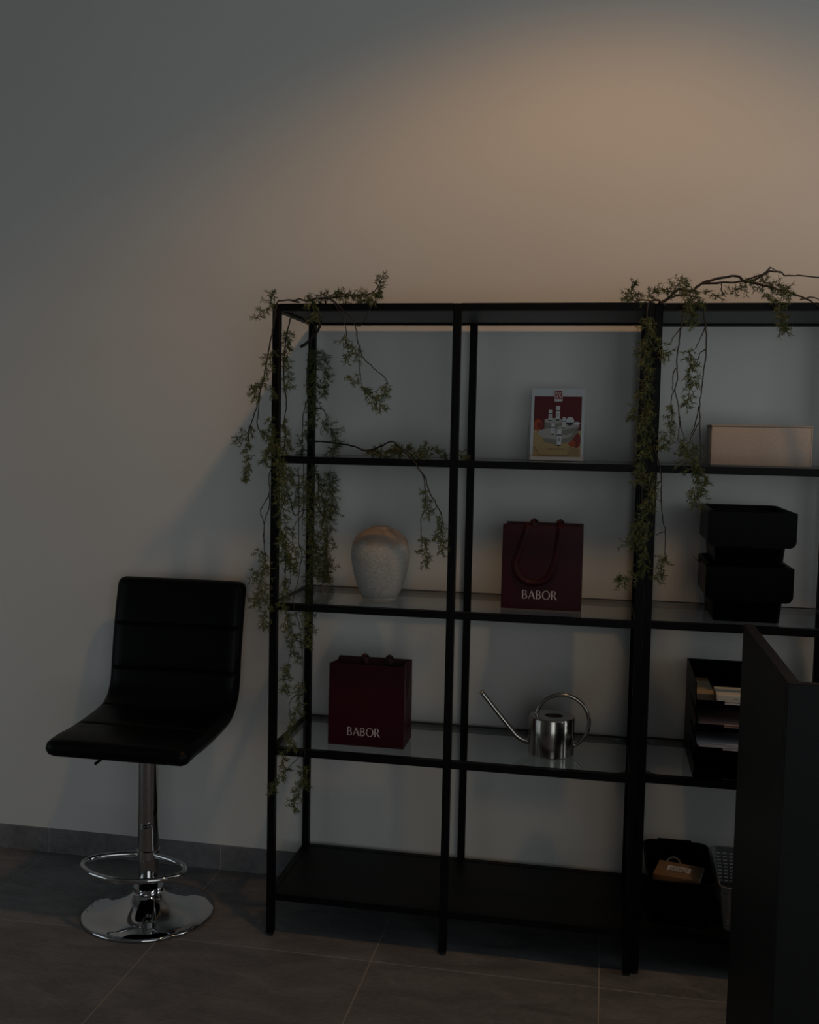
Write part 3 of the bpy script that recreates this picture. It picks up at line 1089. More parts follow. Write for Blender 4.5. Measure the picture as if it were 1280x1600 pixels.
z4 = [Z3 + 0.0615 * k + 0.0047 for k in range(4)]
sheet_stack('paper_stack', 'thick stack of loose white papers in the second letter tray', 'papers', M_PAPER, TRX + 0.010, TRX + TRW - 0.014, TRY + 0.016,
            TRY + 0.290, z4[1] + 0.0055, 12, 0.0012, 0.004, 'papers in the letter trays')
sheet_stack('paper_stack', 'thin stack of papers with a pinkish print in the third letter tray', 'papers', M_PINK, TRX + 0.012, TRX + TRW - 0.016, TRY + 0.016,
            TRY + 0.290, z4[2] + 0.0055, 5, 0.0012, 0.004, 'papers in the letter trays')
ev = thing('envelope', 'pale kraft card envelope lying in the top letter tray', 'envelope', (TRX + 0.030, TRY + 0.165, z4[3]))
boxobj('envelope_body', M_KRAFT2, ev, -0.024, 0.026, -0.10, 0.115, 0.0, 0.012, 0.001)
boxobj('envelope_flap', M_KRAFT, ev, -0.0235, 0.0255, 0.075, 0.1145, 0.0121, 0.0128)
wb = thing('small_box', 'small flat ivory box at the front of the top letter tray', 'box', (TRX + 0.0905, TRY + 0.060, z4[3] + 0.009))
boxobj('box_body', M_PAPER2, wb, -0.037, 0.052, -0.043, 0.05, 0.0, 0.020, 0.0015)
curve_fill('printed_mark', [[(-0.002, 0.010), (0.003, 0.0125), (0.006, 0.0115), (0.011, 0.009), (0.006, 0.0095), (0.004, 0.0105)]], M_INK, wb).location = (0.005, -0.0434, 0.0)
nb = thing('notepad', 'white notepad under the ivory box in the top letter tray', 'notepad', (TRX + 0.0985, TRY + 0.060, z4[3]))
for i in range(3):
    boxobj('page_block', M_PAPER, nb, -0.040, 0.045, -0.044 + 0.001 * i, 0.05, 0.0002 + 0.0029 * i, 0.0027 + 0.0029 * i)

# ------------------------------------------------------------------ tub, kraft parcel and perforated basket on the bottom shelf
tb = thing('storage_tub', 'black plastic tub holding a kraft parcel on the bottom board', 'tub', (1.1265, 0.189, ZB - 0.001))
w, d, h, f, wl = 0.076, 0.131, 0.122, 0.012, 0.0025
bm = bmesh.new()
loops(bm, [rrect(-w, w, -d, d, 0, 0.02), rrect(-w - f, w + f, -d - f, d + f, h - 0.004, 0.026), rrect(-w - f - 0.002, w + f + 0.002, -d - f - 0.002, d + f + 0.002, h, 0.028),
           rrect(-w - f + wl, w + f - wl, -d - f + wl, d + f - wl, h - 0.001, 0.024), rrect(-w + wl, w - wl, -d + wl, d - wl, wl, 0.018)])
mesh_obj('tub_body', bm, M_BPLASTIC, tb, True)
rp = [Vector(p) for p in rrect(-w - f - 0.001, w + f + 0.001, -d - f - 0.001, d + f + 0.001, h + 0.001, 0.027, 6)]
bm = bmesh.new()
tube(bm, rp, 0.0032, 8, closed=True)
mesh_obj('rolled_rim', bm, M_BPLASTIC, tb, 'full')
boxobj('label_lug', M_BPLASTIC, tb, -0.05, 0.045, d + f - 0.001, d + f + 0.005, h + 0.0035, h + 0.008, 0.001)

pk = thing('parcel', 'kraft paper parcel with a white address label in the black tub', 'parcel', (1.1285, 0.197, 0.186), math.radians(-13))
bm = bmesh.new()
box(bm, -0.062, 0.062, -0.052, 0.052, 0.0, 0.033, 0.003, 2)
pb = mesh_obj('parcel_body', bm, M_KRAFT, pk, True)
boxobj('address_label', M_PAPER, pk, -0.032, 0.032, -0.012, 0.022, 0.0331, 0.0336)
rnd = random.Random(3)
for row in range(4):
    x = -0.024
    while x < 0.024:
        ww = rnd.uniform(0.003, 0.009)
        boxobj('printed_line', M_INK, pk, x, min(x + ww, 0.026), 0.014 - 0.008 * row - 0.004, 0.014 - 0.008 * row, 0.03365, 0.0337)
        x += ww + 0.002
bm = bmesh.new()
tube(bm, catmull([(-0.042, 0.047, 0.031), (-0.034, 0.054, 0.040), (-0.020, 0.056, 0.044), (-0.008, 0.054, 0.038), (-0.004, 0.048, 0.030)], 6), 0.0028, 8)
mesh_obj('string_loop', bm, M_GPLASTIC, pk, 'full')
bm = bmesh.new()
box(bm, 0.0625, 0.0640, -0.048, 0.045, 0.022, 0.0325)
mesh_obj('open_flap', bm, M_PAPER, pk)

bk = thing('perforated_basket', 'grey perforated plastic basket next to the black tub', 'basket', (1.318, 0.186, ZB - 0.001))
w, d, h, f = 0.080, 0.128, 0.122, 0.015
NSEG = 6


def basket_wall():
    """A shell with rows of small slots left open: rings of posts and bands."""
    bm = bmesh.new()
    levels = [0.0, 0.012]
    z = 0.012
    while z < h - 0.016:
        levels += [z + 0.0055, z + 0.0095]
        z += 0.0095
    levels = sorted(set(levels + [h]))

    def outline(z_, inset):
        k = z_ / h
        pts = []
        base_ = rrect(-w - f * k + inset, w + f * k - inset, -d - f * k + inset, d + f * k - inset, z_, 0.022, NSEG)
        for a, b in zip(base_, base_[1:] + base_[:1]):
            L = math.dist(a, b)
            nn = max(1, int(round(L / 0.006))) if L > 0.012 else 1
            if L > 0.05:
                nn = 38 if abs(a[0] - b[0]) < abs(a[1] - b[1]) else 24
            for q in range(nn):
                pts.append(Vector(a).lerp(Vector(b), q / nn))
        return pts
    outr = [[bm.verts.new(p) for p in outline(z_, 0)] for z_ in levels]
    n = len(outr[0])
    for li in range(len(levels) - 1):
        open_row = (levels[li + 1] - levels[li] < 0.0045) and 0.012 < levels[li] < h - 0.014
        for i in range(n):
            j = (i + 1) % n
            if open_row and i % 3 != 0:
                continue
            bm.faces.new((outr[li][i], outr[li][j], outr[li + 1][j], outr[li + 1][i]))
    bm.faces.new(list(reversed(outr[0])))
    o = mesh_obj('basket_wall', bm, M_GPLASTIC, bk)
    sm = o.modifiers.new('thickness', 'SOLIDIFY')
    sm.thickness = 0.0018
    sm.offset = -1
    return o


basket_wall()
bm = bmesh.new()
tube(bm, [Vector(p) for p in rrect(-w - f, w + f, -d - f, d + f, h, 0.022, 6)], 0.0024, 8, closed=True)
mesh_obj('rolled_rim', bm, M_GPLASTIC, bk, 'full')

GARLANDS = {
 'A': [
  ('S',2.2,[(0.066,0.03,1.758),(0.0511,0.02,1.76),(0.0395,0,1.759),(0.0256,-0.012,1.756),(0.0176,-0.02,1.746),(0.0134,-0.022,1.704),(0.0077,-0.025,1.667),(0.0004,-0.028,1.619),(-0.0125,-0.03,1.551),(-0.0244,-0.03,1.497),(-0.04,-0.03,1.445),(-0.0523,-0.03,1.411),(-0.0538,-0.03,1.38)]),
  ('S',1.5,[(-0.0244,-0.03,1.497),(-0.0291,-0.03,1.432),(-0.0235,-0.03,1.411),(-0.0091,-0.03,1.402),(0.0037,-0.03,1.381)]),
  ('S',1.8,[(0.0461,0.06,1.758),(0.0374,0.06,1.727),(0.0286,0.06,1.705),(0.02,0.06,1.661),(0.0202,0.05,1.609),(0.0192,0.05,1.539),(0.0303,0.04,1.486),(0.0236,0.04,1.434),(0.0311,0.03,1.382),(0.0271,0.01,1.339),(0.0227,-0.02,1.304),(0.01,-0.025,1.309),(0.0031,-0.025,1.278),(0.0053,-0.025,1.244),(-0.007,-0.025,1.218),(-0.0193,-0.025,1.191),(-0.01,-0.025,1.166),(-0.0078,-0.025,1.122),(-0.0056,-0.025,1.084),(-0.0016,-0.025,1.053)]),
  ('S',1.6,[(0.0053,-0.025,1.244),(0.004,-0.025,1.201),(-0.0058,-0.027,1.166),(-0.0088,-0.027,1.114),(-0.0012,-0.027,1.074)]),
  ('S',1.6,[(0.0271,0.01,1.339),(0.0381,0,1.287),(0.0459,0,1.244),(0.0371,0,1.218),(0.0286,0,1.174),(0.0321,-0.02,1.123)]),
  ('S',1.5,[(0.0459,0,1.244),(0.0526,0.02,1.217),(0.056,0.04,1.181),(0.0645,0.06,1.188),(0.0732,0.08,1.196),(0.072,0.06,1.18),(0.0533,0.05,1.15),(0.0482,0.05,1.117),(0.0504,0.05,1.091),(0.0434,0.05,1.064)]),
  ('S',1.3,[(0.0593,0.06,1.303),(0.062,0.06,1.241),(0.0628,0.06,1.179),(0.0668,0.05,1.101),(0.0764,0.05,1.069),(0.0696,0.05,1.03),(0.0676,0.04,0.9951),(0.065,0.02,0.9623),(0.0726,-0.01,0.9408),(0.0836,-0.015,0.9072),(0.0931,-0.015,0.8726),(0.0972,-0.015,0.8289),(0.1035,-0.015,0.7677),(0.1025,-0.015,0.7059),(0.1089,-0.015,0.6355),(0.1118,-0.015,0.5557),(0.1072,-0.015,0.4929)]),
  ('S',1.2,[(0.0379,0.02,1.085),(0.0387,0.02,1.014),(0.0411,0.02,0.97)]),
  ('S',1.2,[(0.0478,0.03,1.066),(0.0504,0.03,1.004),(0.0416,0.03,0.9686),(0.0561,0.02,0.9441)]),
  ('S',1.2,[(0.0897,-0.015,0.8549),(0.0702,-0.015,0.8274),(0.0617,-0.015,0.7828)]),
  ('S',1.1,[(0.1026,-0.015,0.6953),(0.0828,-0.015,0.6922),(0.067,-0.016,0.6718),(0.0674,-0.016,0.6417),(0.0734,-0.016,0.5976)]),
  ('S',1.1,[(0.11,-0.015,0.5556),(0.0914,-0.018,0.5194),(0.0651,-0.02,0.4911),(0.0487,-0.025,0.4699)]),
  ('F',0.02,1.0,[(0.0161,-0.015,1.742),(0.0033,-0.02,1.755),(0.0031,-0.02,1.778)]),
  ('F',0.018,0.8,[(0.0089,-0.015,1.745),(-0.0124,-0.02,1.733),(-0.0355,-0.025,1.714)]),
  ('F',0.024,1.1,[(0.0081,-0.03,1.627),(-0.0021,-0.03,1.585),(-0.0159,-0.03,1.534),(-0.0301,-0.03,1.526),(-0.037,-0.03,1.503)]),
  ('F',0.018,0.8,[(0.002,-0.03,1.534),(0.0095,-0.03,1.501)]),
  ('F',0.024,1.0,[(-0.0434,-0.03,1.423),(-0.0539,-0.03,1.397),(-0.079,-0.03,1.38)]),
  ('F',0.014,1.2,[(-0.0538,-0.03,1.38),(-0.0534,-0.03,1.337),(-0.053,-0.03,1.303),(-0.06,-0.03,1.28)]),
  ('F',0.022,1.0,[(-0.0235,-0.03,1.411),(0.0035,-0.03,1.398),(0.0039,-0.03,1.364),(-0.0101,-0.03,1.326)]),
  ('F',0.016,0.8,[(0.0048,-0.025,1.45),(0.009,-0.025,1.399),(0.0006,-0.03,1.339)]),
  ('F',0.022,1.2,[(0.0233,0.06,1.687),(0.0221,0.06,1.644),(0.0279,0.055,1.591),(0.0302,0.05,1.53)]),
  ('F',0.018,1.2,[(0.0235,0.04,1.443),(0.0331,0.035,1.382),(0.0348,0.02,1.339)]),
  ('F',0.026,1.3,[(0.0219,-0.02,1.382),(0.0266,-0.022,1.339),(0.0343,-0.022,1.288),(0.038,-0.02,1.227)]),
  ('F',0.028,1.3,[(0.0431,0,1.322),(0.0366,0,1.261),(0.032,0,1.191),(0.0361,-0.01,1.123),(0.0395,0.01,1.06)]),
  ('F',0.026,1.0,[(0.0421,0.05,1.312),(0.0526,0.06,1.259),(0.0496,0.06,1.206)]),
  ('F',0.03,1.1,[(0.002,-0.025,1.053),(-0.0155,-0.026,1.026),(-0.0292,-0.028,1.021)]),
  ('F',0.028,1.2,[(-0.0019,-0.025,1.084),(-0.0084,-0.026,1.044),(-0.0097,-0.026,0.9917),(-0.0221,-0.026,0.9648),(-0.0255,-0.026,0.9471)]),
  ('F',0.014,0.8,[(-0.0052,-0.026,1.079),(-0.0262,-0.028,1.08)]),
  ('F',0.02,1.0,[(-0.0008,-0.025,0.9832),(0.0033,-0.025,0.9397),(-0.0018,-0.025,0.9043),(-0.0034,-0.025,0.8814)]),
  ('F',0.03,1.3,[(0.037,0.02,1.155),(0.0449,0.02,1.103),(0.0516,0.03,1.049)]),
  ('F',0.024,1.1,[(0.0687,0.05,1.101),(0.062,0.05,1.047),(0.0512,0.05,1.029)]),
  ('F',0.02,1.1,[(0.0387,0.02,1.014),(0.0389,0.01,0.9625),(0.0438,-0.01,0.9306)]),
  ('F',0.026,1.3,[(0.0491,-0.015,0.9229),(0.0623,-0.015,0.8797),(0.0772,-0.015,0.8454)]),
  ('F',0.026,1.3,[(0.1049,-0.015,0.9258),(0.1127,-0.015,0.8824),(0.1097,-0.015,0.8385)]),
  ('F',0.022,1.0,[(0.0809,-0.015,0.8368),(0.074,-0.015,0.81),(0.0851,-0.015,0.793)]),
  ('F',0.02,1.2,[(0.0617,-0.015,0.7828),(0.0549,-0.015,0.747),(0.0539,-0.016,0.7029)]),
  ('F',0.02,1.0,[(0.1021,-0.015,0.7324),(0.0899,-0.015,0.705),(0.0904,-0.015,0.6608),(0.0799,-0.015,0.6334)]),
  ('F',0.018,1.3,[(0.0713,-0.016,0.6242),(0.07,-0.016,0.5796),(0.0704,-0.016,0.5475)]),
  ('F',0.018,1.0,[(0.0528,-0.018,0.5432),(0.0496,-0.018,0.5071),(0.0579,-0.02,0.4816)]),
  ('F',0.02,1.1,[(0.0579,-0.02,0.4762),(0.0352,-0.028,0.4519),(0.0215,-0.03,0.4281)]),
  ('F',0.022,1.2,[(0.1052,-0.015,0.5017),(0.108,-0.016,0.4575),(0.0938,-0.016,0.4241),(0.0804,-0.018,0.3805)]),
 ],
 'B': [
  ('S',4.2,[(-0.0101,0.3,1.66),(0.0143,0.31,1.681),(0.0395,0.31,1.713),(0.0622,0.29,1.749),(0.0943,0.2,1.765),(0.1234,0.08,1.768)]),
  ('S',2.0,[(0.0512,0.02,1.757),(0.0659,0.03,1.766),(0.0845,0.04,1.762),(0.1173,0.05,1.772),(0.1708,0.05,1.774),(0.2239,0.05,1.778),(0.259,0.05,1.783),(0.2762,0.05,1.8),(0.288,0.05,1.824)]),
  ('S',1.8,[(0.123,0.03,1.768),(0.1666,0,1.757),(0.2066,-0.018,1.724),(0.2282,-0.02,1.704),(0.2355,-0.02,1.684),(0.243,-0.02,1.646),(0.2558,-0.02,1.608),(0.2838,-0.02,1.581),(0.3134,-0.02,1.558),(0.324,-0.02,1.538)]),
  ('S',1.4,[(0.1666,0,1.757),(0.1982,-0.018,1.713),(0.2078,-0.02,1.684),(0.2118,-0.02,1.654)]),
  ('S',1.3,[(0.2433,-0.02,1.629),(0.2478,-0.02,1.571),(0.2535,-0.02,1.538)]),
  ('S',1.0,[(0.2795,0,1.756),(0.267,-0.018,1.721),(0.2542,-0.02,1.698),(0.2423,-0.02,1.688),(0.2283,-0.02,1.696)]),
  ('S',2.2,[(0.0265,0.32,1.733),(0.0173,0.32,1.686),(0.0065,0.32,1.61),(0.0055,0.32,1.534),(0.0174,0.31,1.458),(0.0106,0.31,1.381),(0.0336,0.3,1.363),(0.0287,0.3,1.286),(0.0369,0.31,1.209),(0.0533,0.31,1.171),(0.0736,0.31,1.143),(0.0766,0.31,1.075),(0.0696,0.31,1.017)]),
  ('S',1.6,[(0.0172,0.31,1.477),(0.0615,0.3,1.477),(0.0764,0.29,1.449)]),
  ('S',1.6,[(0.0477,0.31,1.286),(0.0488,0.31,1.209),(0.0574,0.31,1.167)]),
  ('S',1.4,[(0.0127,0.31,1.515),(-0.0024,0.31,1.457),(-0.0054,0.31,1.381),(0.0056,0.29,1.305),(0.0101,0.28,1.191),(0.0072,0.28,1.114)]),
  ('S',2.2,[(0.0214,0.3,1.381),(0.0684,0.28,1.382),(0.1277,0.24,1.378),(0.1873,0.2,1.37),(0.2209,0.17,1.359),(0.2666,0.13,1.369),(0.2999,0.1,1.384),(0.324,0.07,1.388),(0.3497,0.04,1.371),(0.3822,0,1.349),(0.3999,-0.02,1.336),(0.4129,-0.024,1.318),(0.4286,-0.024,1.298),(0.4413,-0.024,1.26),(0.4607,-0.024,1.228),(0.4749,-0.024,1.2),(0.4758,-0.024,1.158)]),
  ('S',1.4,[(0.2278,0.18,1.364),(0.2604,0.16,1.347),(0.3145,0.12,1.349)]),
  ('S',1.4,[(0.4216,-0.024,1.31),(0.4295,-0.026,1.274),(0.4308,-0.026,1.215),(0.4212,-0.026,1.186),(0.4222,-0.026,1.139)]),
  ('F',0.022,1.2,[(0.0753,0.04,1.776),(0.1009,0.045,1.766),(0.1262,0.05,1.777),(0.1619,0.05,1.777)]),
  ('F',0.022,1.2,[(0.1086,-0.018,1.755),(0.12,-0.02,1.729),(0.1221,-0.02,1.709)]),
  ('F',0.022,1.3,[(0.153,0.05,1.774),(0.1973,0.05,1.78),(0.2328,0.05,1.775),(0.2732,0.05,1.777)]),
  ('F',0.018,0.9,[(0.185,0.03,1.761),(0.2315,0.02,1.752),(0.2796,0,1.752)]),
  ('F',0.013,1.1,[(0.2679,0.05,1.777),(0.2797,0.05,1.8),(0.288,0.05,1.827)]),
  ('F',0.014,0.6,[(0.294,0.05,1.787),(0.2732,0.05,1.777)]),
  ('F',0.022,0.9,[(0.2115,-0.02,1.671),(0.2015,-0.02,1.646),(0.2192,-0.02,1.624),(0.216,-0.02,1.604)]),
  ('F',0.018,0.8,[(0.2397,-0.02,1.638),(0.2368,-0.02,1.604)]),
  ('F',0.02,0.9,[(0.2479,-0.02,1.563),(0.2361,-0.02,1.546),(0.2238,-0.02,1.558)]),
  ('F',0.026,1.2,[(0.2535,-0.02,1.538),(0.2661,-0.02,1.513),(0.2888,-0.02,1.496),(0.3116,-0.02,1.472)]),
  ('F',0.022,1.1,[(0.3222,-0.02,1.547),(0.321,-0.02,1.518),(0.3007,-0.02,1.505)]),
  ('F',0.03,1.4,[(0.0226,0.31,1.657),(0.0314,0.31,1.591),(0.0285,0.31,1.515),(0.0217,0.31,1.439)]),
  ('F',0.022,1.0,[(0.0588,0.3,1.656),(0.0657,0.3,1.59),(0.0608,0.3,1.524)]),
  ('F',0.03,1.3,[(0.0578,0.28,1.439),(0.0959,0.27,1.421),(0.1127,0.26,1.383),(0.1088,0.24,1.355)]),
  ('F',0.022,1.1,[(0.005,0.3,1.419),(-0.0021,0.3,1.362),(-0.0058,0.3,1.339)]),
  ('F',0.034,1.7,[(0.0263,0.3,1.315),(0.055,0.3,1.248),(0.0677,0.3,1.191),(0.0803,0.3,1.144),(0.0734,0.3,1.076),(0.0795,0.31,1.017),(0.0723,0.31,0.9684)]),
  ('F',0.026,1.5,[(0.0227,0.26,1.278),(0.0315,0.26,1.212),(0.0375,0.27,1.135),(0.0394,0.28,1.077),(0.0336,0.29,0.9983),(0.0297,0.28,0.9221),(0.0323,0.26,0.8675)]),
  ('F',0.024,1.4,[(0.0839,0.3,1.297),(0.0946,0.3,1.24),(0.0996,0.3,1.173)]),
  ('F',0.03,1.5,[(0.0536,0.3,1.075),(0.0584,0.3,1.018),(0.0721,0.31,0.9781)]),
  ('F',0.022,1.3,[(0.2302,0.17,1.357),(0.2851,0.13,1.355),(0.3382,0.09,1.36)]),
  ('F',0.02,1.3,[(0.3148,0.09,1.37),(0.3724,0.05,1.365),(0.4128,0.02,1.356)]),
  ('F',0.018,0.9,[(0.4056,0.06,1.366),(0.4493,0.06,1.36),(0.4962,0.06,1.357),(0.5281,0.08,1.356)]),
  ('F',0.018,0.7,[(0.4023,0.03,1.359),(0.4193,0.03,1.376)]),
  ('F',0.02,1.1,[(0.4395,-0.024,1.265),(0.4335,-0.024,1.232),(0.4444,-0.024,1.198)]),
  ('F',0.024,1.2,[(0.458,-0.024,1.199),(0.4757,-0.024,1.166),(0.4661,-0.024,1.14),(0.4803,-0.024,1.111)]),
  ('F',0.02,1.1,[(0.4221,-0.026,1.147),(0.4328,-0.026,1.122),(0.4317,-0.026,1.097),(0.4373,-0.026,1.072)]),
 ],
 'C': [
  ('S',2.2,[(1.024,-0.01,1.74),(1.009,0,1.754),(0.9936,0.01,1.755),(0.9805,-0.02,1.738),(0.979,-0.026,1.688),(0.9741,-0.026,1.609),(0.9806,-0.026,1.514),(0.9778,-0.026,1.418),(0.9844,-0.026,1.322),(0.9832,-0.026,1.225),(0.983,-0.026,1.144),(0.9818,-0.026,1.087)]),
  ('S',1.5,[(1.009,-0.026,1.387),(1.023,-0.026,1.347),(1.03,-0.026,1.31),(1.032,-0.026,1.259),(1.037,-0.026,1.203),(1.044,-0.026,1.179),(1.045,-0.026,1.122)]),
  ('S',1.2,[(1.03,-0.026,1.304),(1.012,-0.026,1.282)]),
  ('S',1.2,[(1.044,-0.026,1.179),(1.021,-0.026,1.168)]),
  ('S',1.8,[(0.9937,0.01,1.752),(0.97,0.01,1.758),(0.9497,0.01,1.754),(0.9332,0,1.767)]),
  ('F',0.022,1.2,[(0.9808,0.01,1.761),(0.9587,0.01,1.765),(0.9379,0,1.767),(0.9238,0,1.764)]),
  ('F',0.014,0.9,[(0.9395,0,1.767),(0.9388,0,1.786),(0.9414,0,1.802)]),
  ('F',0.022,1.2,[(0.9743,0.01,1.768),(0.9961,0.01,1.774),(1.016,0.01,1.787)]),
  ('F',0.028,1.6,[(0.9906,-0.026,1.711),(0.9833,-0.026,1.656),(0.9788,-0.026,1.609),(0.9842,-0.026,1.545)]),
  ('F',0.028,1.6,[(0.9811,-0.026,1.545),(0.9865,-0.026,1.482),(0.9817,-0.026,1.442),(0.9931,-0.026,1.386)]),
  ('F',0.018,1.0,[(0.9692,-0.026,1.529),(0.9599,-0.028,1.481),(0.9558,-0.028,1.462)]),
  ('F',0.022,1.2,[(1.017,-0.026,1.664),(1.021,-0.026,1.633),(1.028,-0.026,1.617)]),
  ('F',0.024,1.4,[(0.9868,-0.026,1.386),(0.9792,-0.026,1.338),(0.974,-0.026,1.305)]),
  ('F',0.024,1.3,[(1.001,-0.026,1.33),(1.009,-0.026,1.29),(1.005,-0.026,1.242)]),
  ('F',0.026,1.4,[(0.9983,-0.026,1.242),(0.9841,-0.026,1.201),(0.9692,-0.026,1.176),(0.9577,-0.028,1.143)]),
  ('F',0.024,1.3,[(1.003,-0.026,1.202),(0.9955,-0.026,1.145),(0.991,-0.026,1.096)]),
  ('F',0.022,1.2,[(0.9973,-0.026,1.096),(0.9779,-0.027,1.063),(0.9482,-0.03,1.049),(0.9357,-0.03,1.045)]),
  ('F',0.022,1.1,[(1.037,-0.026,1.122),(1.035,-0.026,1.089),(1.033,-0.026,1.057)]),
  ('F',0.016,0.7,[(1.038,-0.026,1.106),(1.054,-0.026,1.102)]),
 ],
 'D': [
  ('S',3.4,[(1.009,0,1.747),(1.033,0.02,1.762),(1.056,0.03,1.786),(1.088,0.04,1.782),(1.116,0.05,1.804),(1.159,0.06,1.817),(1.198,0.06,1.823),(1.221,0.06,1.808),(1.252,0.06,1.816),(1.28,0.06,1.843)]),
  ('S',2.4,[(1.117,0.05,1.803),(1.163,0.05,1.804),(1.206,0.06,1.808),(1.229,0.06,1.815),(1.267,0.06,1.827),(1.279,0.06,1.833),(1.305,0.06,1.831),(1.317,0.06,1.822),(1.348,0.06,1.823),(1.399,0.06,1.817)]),
  ('S',1.2,[(1.28,0.06,1.843),(1.305,0.06,1.828)]),
  ('S',2.4,[(1.228,0.05,1.807),(1.273,0.04,1.792),(1.317,0.03,1.778),(1.363,0.03,1.762),(1.393,0,1.734)]),
  ('S',1.6,[(1.349,0.03,1.759),(1.376,0.02,1.764),(1.396,0.02,1.755)]),
  ('S',1.8,[(1.033,0.02,1.762),(1.053,0.02,1.769),(1.079,0.02,1.769),(1.115,0.02,1.762)]),
  ('S',1.4,[(1.164,0.06,1.804),(1.164,0.05,1.783),(1.174,0.04,1.768)]),
  ('S',1.6,[(1.07,-0.018,1.743),(1.065,-0.02,1.696),(1.061,-0.02,1.657),(1.057,-0.02,1.602),(1.06,-0.02,1.562),(1.055,-0.02,1.534),(1.066,-0.02,1.483),(1.069,-0.02,1.444),(1.066,-0.02,1.404)]),
  ('S',1.3,[(1.063,-0.02,1.685),(1.048,-0.02,1.665),(1.037,-0.02,1.641)]),
  ('S',1.3,[(1.054,-0.02,1.586),(1.048,-0.02,1.562),(1.049,-0.02,1.53)]),
  ('S',1.4,[(1.055,-0.02,1.534),(1.048,-0.02,1.518),(1.047,-0.02,1.483)]),
  ('S',1.2,[(1.067,-0.02,1.467),(1.074,-0.02,1.436),(1.081,-0.02,1.413)]),
  ('S',1.6,[(1.113,-0.018,1.738),(1.117,-0.02,1.712),(1.122,-0.02,1.691),(1.126,-0.02,1.641),(1.123,-0.02,1.594),(1.12,-0.02,1.547),(1.116,-0.02,1.508),(1.117,-0.02,1.452),(1.121,-0.02,1.389),(1.125,-0.02,1.345)]),
  ('S',1.3,[(1.121,-0.02,1.688),(1.11,-0.02,1.657),(1.099,-0.02,1.633)]),
  ('S',1.3,[(1.125,-0.02,1.632),(1.111,-0.02,1.622),(1.103,-0.02,1.594)]),
  ('S',1.3,[(1.113,-0.02,1.492),(1.106,-0.02,1.444),(1.095,-0.02,1.42)]),
  ('S',1.3,[(1.115,-0.02,1.452),(1.104,-0.02,1.428),(1.094,-0.02,1.404)]),
  ('F',0.024,1.2,[(1.024,0.01,1.768),(1.048,0.02,1.791),(1.068,0.03,1.805)]),
  ('F',0.026,1.6,[(1.071,0.02,1.796),(1.081,-0.018,1.767),(1.082,-0.02,1.735),(1.087,-0.02,1.704)]),
  ('F',0.02,1.1,[(1.093,0,1.785),(1.105,-0.015,1.759),(1.108,-0.02,1.743)]),
  ('F',0.014,0.6,[(1.118,0.02,1.768),(1.142,0.03,1.776),(1.153,0.03,1.766)]),
  ('F',0.02,1.0,[(1.179,0.04,1.774),(1.201,0.05,1.791),(1.221,0.05,1.794)]),
  ('F',0.026,1.4,[(1.228,0.05,1.797),(1.259,0.05,1.807),(1.288,0.04,1.797),(1.31,0.03,1.784)]),
  ('F',0.02,1.1,[(1.259,0.02,1.779),(1.286,0,1.765),(1.313,0,1.768)]),
  ('F',0.014,0.7,[(1.31,0.03,1.788),(1.333,0.03,1.78)]),
  ('F',0.022,1.5,[(1.284,-0.018,1.758),(1.297,-0.02,1.727),(1.301,-0.02,1.696),(1.308,-0.02,1.679)]),
  ('F',0.02,1.2,[(1.052,-0.02,1.496),(1.047,-0.02,1.451),(1.039,-0.022,1.411),(1.032,-0.022,1.387)]),
  ('F',0.022,1.0,[(1.089,-0.02,1.638),(1.084,-0.02,1.61),(1.088,-0.02,1.586)]),
  ('F',0.02,1.1,[(1.097,-0.02,1.61),(1.086,-0.02,1.57),(1.099,-0.02,1.555),(1.091,-0.02,1.523),(1.085,-0.02,1.496)]),
  ('F',0.028,1.4,[(1.07,-0.02,1.412),(1.087,-0.02,1.388),(1.081,-0.022,1.356)]),
  ('F',0.026,1.3,[(1.098,-0.02,1.404),(1.108,-0.02,1.365),(1.101,-0.022,1.333)]),
  ('F',0.026,1.4,[(1.104,-0.022,1.333),(1.12,-0.022,1.309),(1.112,-0.022,1.277),(1.117,-0.022,1.248)]),
  ('F',0.018,1.1,[(1.129,-0.02,1.333),(1.135,-0.02,1.302),(1.128,-0.02,1.27)]),
 ],
}

# ------------------------------------------------------------------ artificial fern garlands


def stem_mesh(pts, r):
    bm = bmesh.new()
    P_ = catmull(pts, 4)
    k = len(P_)
    rr = [max(0.0006, r * (1 - 0.45 * i / (k - 1)) * (1 + 0.12 * random.uniform(-1, 1))) for i in range(k)]
    jit = 0.0012
    P_ = [P_[0]] + [p + Vector((random.uniform(-jit, jit), random.uniform(-jit, jit), random.uniform(-jit, jit))) for p in P_[1:-1]] + [P_[-1]]
    tube(bm, P_, rr, 6)
    return bm


def needle(V, Fc, a, d, L, r):
    """Thin three-sided spike from a along d."""
    u = d.orthogonal().normalized()
    w_ = d.cross(u)
    i = len(V)
    for q in range(3):
        an = 2.0944 * q
        V.append(a + (u * math.cos(an) + w_ * math.sin(an)) * r)
    V.append(a + d * L)
    Fc += [(i, i + 1, i + 3), (i + 1, i + 2, i + 3), (i + 2, i, i + 3)]


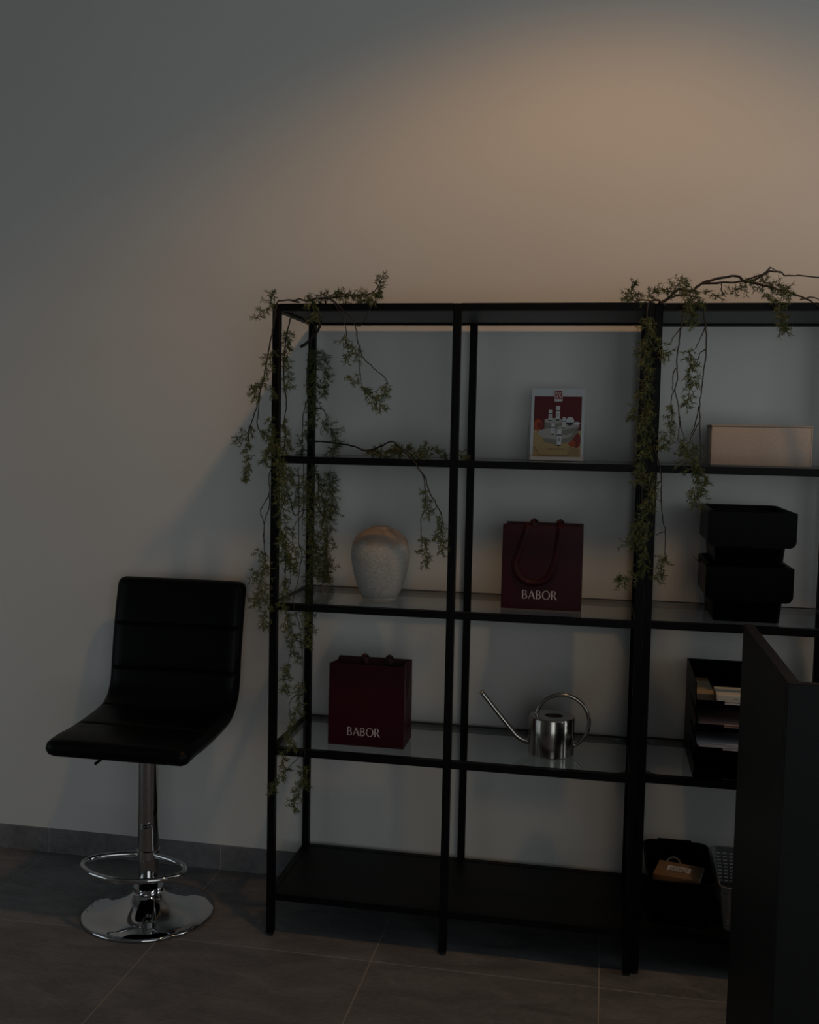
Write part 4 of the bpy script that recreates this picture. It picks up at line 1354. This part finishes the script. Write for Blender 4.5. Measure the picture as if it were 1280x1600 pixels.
def foliage_mesh(pts, spread, dens, rnd):
    P_ = catmull(pts, 8)
    V, Fc = [], []
    L = sum((b - a).length for a, b in zip(P_[:-1], P_[1:]))
    n = max(3, int(L / 0.0034 * dens))
    for k in range(n):
        f = (k + rnd.random()) / n * (len(P_) - 1)
        i = min(int(f), len(P_) - 2)
        a = P_[i].lerp(P_[i + 1], f - i)
        t = (P_[i + 1] - P_[i]).normalized()
        rd = Vector((rnd.gauss(0, 1), rnd.gauss(0, 0.75), rnd.gauss(0, 1)))
        rd = (rd - t * rd.dot(t)).normalized()
        d = (t * rnd.uniform(0.2, 1.0) + rd * rnd.uniform(0.5, 1.0) + Vector((0, 0, -0.15))).normalized()
        tl = spread * rnd.uniform(0.45, 1.15)
        seg = 4
        p = a.copy()
        for s in range(seg):
            d = (d + Vector((rnd.gauss(0, 0.22), rnd.gauss(0, 0.22), rnd.gauss(0, 0.22)))).normalized()
            st = tl / seg
            needle(V, Fc, p, d, st * 1.25, 0.0009)
            p = p + d * st
            for q in range(2 if s < seg - 1 else 4):
                o = Vector((rnd.gauss(0, 1), rnd.gauss(0, 1), rnd.gauss(0, 1)))
                o = (o - d * o.dot(d)).normalized()
                nd = (d * rnd.uniform(0.4, 1.0) + o * rnd.uniform(0.5, 1.0)).normalized()
                nl = rnd.uniform(0.007, 0.016)
                needle(V, Fc, p, nd, nl, 0.00105)
                if rnd.random() < 0.45:
                    o2 = Vector((rnd.gauss(0, 1), rnd.gauss(0, 1), rnd.gauss(0, 1))) * 0.7
                    needle(V, Fc, p + nd * nl * 0.4, (nd + o2).normalized(), nl * 0.75, 0.0009)
    # keep the foliage clear of the wall
    for v in V:
        if v.y > ROOM_Y1 - 0.012:
            v.y = ROOM_Y1 - 0.012
    me = bpy.data.meshes.new('foliage')
    me.from_pydata([tuple(v) for v in V], [], Fc)
    me.update()
    me.materials.append(M_LEAF)
    return me


GLAB = {'A': 'green fern garland hanging down over the front left post near the stool',
        'B': 'green fern garland running down the back left post with sprays above and along the shelf',
        'C': 'green fern garland hanging straight down over the paired posts between both units',
        'D': 'green fern garland with thick bare stems on top of the right shelving unit'}
for key, items in GARLANDS.items():
    rnd = random.Random(ord(key))
    org = Vector(items[0][-1][0])
    g = thing('fern_garland', GLAB[key], 'garland', org, 0, 'artificial fern garlands on the shelves')
    inv = Matrix.Translation(-org)
    for it in items:
        if it[0] == 'S':
            bm = stem_mesh(it[2], it[1] * 1.2 / 1000.0)
            bm.transform(inv)
            mesh_obj('stem', bm, M_STEM, g, 'full')
        else:
            me = foliage_mesh(it[3], it[1], it[2], rnd)
            me.transform(inv)
            o = bpy.data.objects.new('foliage', me)
            COL.objects.link(o)
            o.parent = g
            o['kind'] = 'stuff'
            o['label'] = 'olive green feathery needles'
